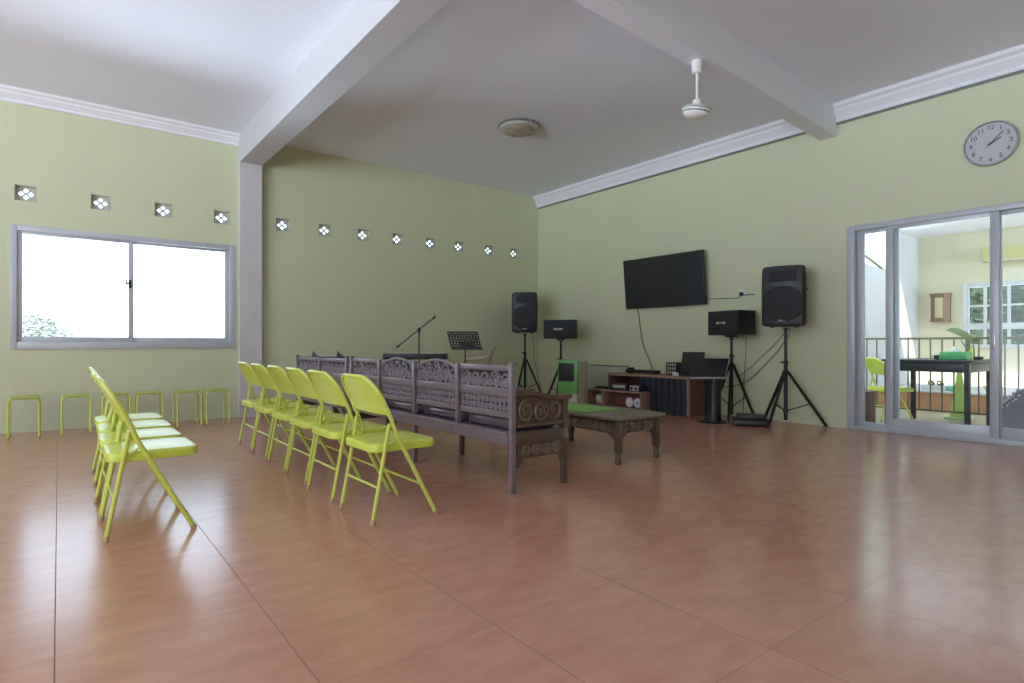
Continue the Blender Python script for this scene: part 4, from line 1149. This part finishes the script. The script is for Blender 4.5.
# things on that table
gb = thing('green_box', 'bright green box on the balcony table', 'box', (8.45, 2.19, 0.816))
MB().box(-0.10, 0.10, -0.135, 0.135, 0.0005, 0.098, 0.012).build('box_body', mat('vivid_green', (0.14, 0.50, 0.20), 0.4, var=0.06), gb)
MB().lathe([(0.055, 0.0985), (0.05, 0.12), (0.03, 0.145), (0.012, 0.16)], 10).build('tissue', 'paper', gb)
bo = thing('bottle', 'slim lime bottle on the balcony table right of the green box', 'bottle', (8.62, 2.075, 0.816))
MB().lathe([(0.017, 0.0005), (0.019, 0.02), (0.019, 0.12), (0.009, 0.15), (0.009, 0.17)], 12).build('body', 'lime_light', bo)
MB().lathe([(0.011, 0.1705), (0.011, 0.19)], 10).build('cap', 'paper', bo)
cu = thing('cup', 'small dark cup on the balcony table left of the green box', 'cup', (8.45, 2.375, 0.816))
MB().lathe([(0.022, 0.0005), (0.030, 0.012), (0.032, 0.055), (0.028, 0.055), (0.026, 0.012), (0.004, 0.010)], 14).build('body', 'bluegreen', cu)
MB().tube([(0.0, 0.030, 0.045), (0.0, 0.05, 0.04), (0.0, 0.05, 0.02), (0.0, 0.030, 0.016)], 0.004, 6).build('handle', 'bluegreen', cu)
pp = thing('potted_plant', 'plant with one big arching leaf in a low pot on the balcony table', 'plant', (8.74, 2.075, 0.816))
MB().lathe([(0.06, 0.0005), (0.085, 0.01), (0.09, 0.035), (0.082, 0.035), (0.078, 0.02), (0.01, 0.02)], 18).build('pot', 'bluegreen', pp)
MB().tube([(0, 0.0, 0.02), (0.0, 0.005, 0.15), (0.0, 0.03, 0.24), (0.0, 0.07, 0.285)], [0.010, 0.008, 0.007, 0.005], 6).build('stem', 'leaf', pp)
MB().tube([(0, 0.02, 0.02), (-0.02, 0.06, 0.12), (-0.02, 0.11, 0.20), (-0.02, 0.13, 0.235)], [0.010, 0.009, 0.007, 0.003], 6).build('stem', 'leaf', pp)
lf = MB()
path = [(0.02, 0.265), (0.07, 0.30), (0.13, 0.34), (0.19, 0.37), (0.25, 0.375), (0.285, 0.36)]
wd = [0.02, 0.055, 0.075, 0.065, 0.04, 0.006]
for d_ in (0, 0.003):
    vv = [[lf.bm.verts.new((s_ * w * 0.7 + d_, y, z + s_ * w * 0.55 - 0.2 * abs(s_) * w)) for s_ in (-1, -0.5, 0, 0.5, 1)] for (y, z), w in zip(path, wd)]
    for A, B in zip(vv, vv[1:]):
        for k in range(4): lf.bm.faces.new((A[k], A[k + 1], B[k + 1], B[k]))
lf.build('leaf', 'leaf', pp)

# folding chair on the balcony, facing the table
oc = dup(ch0)
oc.location = (8.5, 3.10, -0.004); oc.rotation_euler = (0, 0, R(-45))
oc['label'] = 'folding chair standing outside the door, beside the balcony table'; oc['group'] = 'folding chair on the balcony'
bx = thing('brown_box', 'brown box on the balcony floor beside the door frame', 'box', (7.98, 2.985, -0.004))
MB().box(-0.09, 0.09, -0.075, 0.075, 0.0, 0.40, 0.005).build('case', 'brown_box', bx)
MB().box(-0.093, 0.093, -0.078, 0.078, 0.401, 0.418, 0.003).build('lid', 'brown_box', bx)

# upholstered seat at the far right of the door
us = thing('upholstered_chair', 'mauve-grey upholstered chair with a carved pale edge, behind the right door pane', 'chair', (8.10, 1.30, -0.004))
us_prof = [(0.40, 0.30), (0.385, 0.355), (0.345, 0.375), (0.33, 0.40), (0.30, 0.425), (0.275, 0.445), (0.25, 0.49), (0.20, 0.525), (0.10, 0.56), (0.0, 0.575), (-0.10, 0.56), (-0.20, 0.525), (-0.25, 0.49), (-0.30, 0.425), (-0.345, 0.375), (-0.40, 0.30), (-0.40, 0.08), (0.40, 0.08)]
MB().prism(us_prof, -0.04, 0.03, fx).build('backrest', 'mauve', us)
MB().box(0.031, 0.50, -0.38, 0.38, 0.20, 0.36, 0.03, seg=3).build('seat', 'mauve', us)
ed = MB()
for (a, b), (c, d) in zip(us_prof[:8], us_prof[1:9]):
    ed.tube([(-0.045, a, b), (-0.052, (a + c) / 2 + 0.012, (b + d) / 2 + 0.012), (-0.045, c, d)], [0.010, 0.020, 0.010], 6)
    ed.ball((-0.05, a - 0.02, b - 0.03), 0.014, u=6, v=4)
ed.build('carved_edge', mat('pale_carving', (0.42, 0.40, 0.40), 0.5, var=0.2), us)
for sy in (-1, 1):
    for x in (0.0, 0.45):
        MB().tube([(x, sy * 0.34, 0.0), (x, sy * 0.34, 0.21)], [0.018, 0.026], 8).build('leg', 'ink_table', us)

# light green floor stand and bits on the terrace step
gs = thing('floor_stand', 'light green tapering floor stand beyond the balcony railing', 'stand', (9.52, 2.42, -0.004))
LIME2 = mat('light_lime', (0.55, 0.74, 0.22), 0.5, var=0.05)
for sgn in (-1, 1):
    pv = [(sgn * 0.12, -0.075, 0.03), (sgn * 0.12, 0.075, 0.03), (sgn * 0.012, 0.010, 0.74), (sgn * 0.012, -0.010, 0.74)]
    m_ = MB()
    A = [m_.bm.verts.new(p) for p in pv]; B = [m_.bm.verts.new((p[0] - sgn * 0.008, p[1], p[2])) for p in pv]
    m_.bm.faces.new(A); m_.bm.faces.new(B[::-1])
    for k in range(4): m_.bm.faces.new((A[k], A[(k + 1) % 4], B[(k + 1) % 4], B[k]))
    m_.build('side_panel', LIME2, gs, smooth=False)
MB().box(-0.15, 0.15, -0.13, 0.13, 0.0, 0.029, 0.006).build('base', 'pale_green', gs)
wb = thing('white_box', 'white box with dark sandals on it, on the terracotta step', 'box', (10.60, 2.99, 0.30))
MB().box(-0.12, 0.12, -0.16, 0.16, 0.0005, 0.06, 0.005).build('box_body', 'paper', wb)
MB().box(-0.125, 0.125, -0.165, 0.165, 0.0605, 0.075, 0.004).build('lid', 'paper', wb)
for i, (yy, lab) in enumerate(((3.045, 'dark sandal on the white box, left of the pair'), (2.93, 'dark sandal on the white box, right of the pair'))):
    if i == 0:
        s0 = thing('sandal', lab, 'sandal', (10.58, yy, 0.3755), 0.5, 'dark sandals')
        MB().ball((0, 0, 0.011), (0.10, 0.038, 0.010), u=14).build('sole', 'ink', s0)
        MB().tube([(0.01, -0.034, 0.018), (0.03, -0.02, 0.058), (0.035, 0.02, 0.058), (0.01, 0.034, 0.018)], 0.012, 6).build('strap', 'ink', s0)
        MB().tube([(-0.07, -0.028, 0.018), (-0.10, 0.0, 0.062), (-0.07, 0.028, 0.018)], 0.009, 6).build('heel_strap', 'ink', s0)
    else:
        c = dup(s0); c.location = (10.58, yy, 0.3755); c['label'] = lab
am_ = MB().box(10.42, 10.70, 2.62, 2.79, 0.301, 0.375, 0.008)
tag(am_.build('green_tub', 'aqua'), 'aqua green tub on the terracotta step right of the white box', 'tub')
ot = thing('toy', 'orange toy on the terracotta step, seen under the table', 'toy', (10.60, 2.34, 0.30))
MB().ball((0, 0, 0.06), (0.055, 0.055, 0.06), u=14, v=10).build('body', 'orange', ot)
MB().ball((0.0, 0.0, 0.155), (0.042, 0.042, 0.042), u=12, v=8).build('head', 'orange', ot)
for sg in (-1, 1): MB().ball((-0.01, sg * 0.05, 0.085), (0.018, 0.028, 0.016)).build('arm', 'orange', ot)

# wall clock case and pelmet on the cream wall
wc = thing('clock_case', 'brown wooden hanging clock case on the cream wall outside', 'clock', (12.5, 3.44, 1.40))
hexp = [(-0.001, -0.14), (-0.09, -0.14), (-0.15, -0.075), (-0.15, 0.075), (-0.09, 0.14), (-0.001, 0.14)]
MB().prism(hexp, 0.03, 0.47, lambda a, b, d: (a, b, d)).build('case', 'clock_wood', wc)
MB().prism([(a * 1.12 - 0.0005, b * 1.1) for a, b in hexp], 0.471, 0.51, lambda a, b, d: (a, b, d)).build('crown', 'clock_wood', wc)
MB().prism([(a * 1.08 - 0.0005, b * 1.06) for a, b in hexp], 0.0, 0.029, lambda a, b, d: (a, b, d)).build('foot_rail', 'clock_wood', wc)
MB().box(-0.158, -0.151, -0.060, 0.060, 0.07, 0.43, 0.002).build('front_glass', mat('clock_pane', (0.50, 0.44, 0.26), 0.3, var=0.2), wc)
pe = thing('mounted_air_conditioner', 'olive cream air conditioner above the outer window', 'air conditioner', (12.5, 2.30, 2.385))
MB().box(-0.20, -0.001, -0.52, 0.52, 0.0, 0.27, 0.02, seg=3).build('case', mat('olive_cream', (0.55, 0.50, 0.24), 0.5, var=0.05), pe)
MB().box(-0.203, -0.12, -0.45, 0.45, -0.012, 0.03, 0.004).build('louvre', 'beige', pe)

# ------------------------------------------------------------------ light, sky, camera
W = bpy.data.worlds.new('sky'); scn.world = W; W.use_nodes = True
nt = W.node_tree
bg = nt.nodes['Background']
# hazy white sky above, extra light added below the horizon to lift the ceilings
wg = nt.nodes.new('ShaderNodeTexCoord')
wsep = nt.nodes.new('ShaderNodeSeparateXYZ')
wmr = nt.nodes.new('ShaderNodeMapRange')
wmr.interpolation_type = 'SMOOTHSTEP'
wmr.inputs['From Min'].default_value = -0.12; wmr.inputs['From Max'].default_value = 0.0
wmr.inputs['To Min'].default_value = 17.0; wmr.inputs['To Max'].default_value = 3.5
nt.links.new(wg.outputs['Generated'], wsep.inputs[0])
nt.links.new(wsep.outputs['Z'], wmr.inputs['Value'])
nt.links.new(wmr.outputs[0], bg.inputs['Strength'])
bg.inputs['Color'].default_value = (0.69, 0.83, 1.0, 1)

def light(name, loc, rot, sx, sy, power, col=(1, 1, 1), portal=False):
    l = bpy.data.lights.new(name, 'AREA')
    l.shape = 'RECTANGLE'; l.size = sx; l.size_y = sy; l.energy = power; l.color = col
    if portal: l.cycles.is_portal = True
    o = bpy.data.objects.new(name, l); C.objects.link(o)
    o.location = loc; o.rotation_euler = rot
    return o
# daylight portals at the openings
for (a0, a1, b0, b1) in LW:
    light('daylight_portal', (XL - 0.02, (a0 + a1) / 2, (b0 + b1) / 2), (PI / 2, 0, -PI / 2), a1 - a0, b1 - b0, 1, portal=True)
for (a0, a1, b0, b1) in FW:
    light('daylight_portal', ((a0 + a1) / 2, YF - 0.02, (b0 + b1) / 2), (PI / 2, 0, 0), a1 - a0, b1 - b0, 1, portal=True)
light('daylight_portal', ((wx0 + wx1) / 2, YA + 0.15, (wz0 + wz1) / 2), (-PI / 2, 0, 0), wx1 - wx0, wz1 - wz0, 1, portal=True)

su = bpy.data.lights.new('sun', 'SUN'); su.energy = 9.0; su.angle = R(0.6); su.color = (1, 0.96, 0.88)
so_ = bpy.data.objects.new('sun', su); C.objects.link(so_)
so_.rotation_euler = Vector((1.0, 1.15, -1.8)).to_track_quat('-Z', 'Y').to_euler()

cam = bpy.data.cameras.new('camera')
co = bpy.data.objects.new('camera', cam); C.objects.link(co)
f_px = 579.25
cam.sensor_width = 36; cam.sensor_fit = 'HORIZONTAL'
cam.lens = f_px * 36 / 1024
cam.shift_y = (344.36 - 341.5) / 1024
cam.clip_start = 0.05; cam.clip_end = 200
co.location = (0, 0, 1.0)
co.rotation_euler = (PI / 2, 0, R(51.94976) - PI / 2)
scn.camera = co

vs = scn.view_settings
scn.display_settings.display_device = 'sRGB'
vs.view_transform = 'Standard'
vs.look = 'None'
vs.exposure = 0.19
vs.gamma = 1.0
vs.use_curve_mapping = False
cy = scn.cycles
cy.max_bounces = 10; cy.diffuse_bounces = 6; cy.glossy_bounces = 4; cy.transparent_max_bounces = 12; cy.transmission_bounces = 4
cy.sample_clamp_indirect = 6.0
cy.use_denoising = True
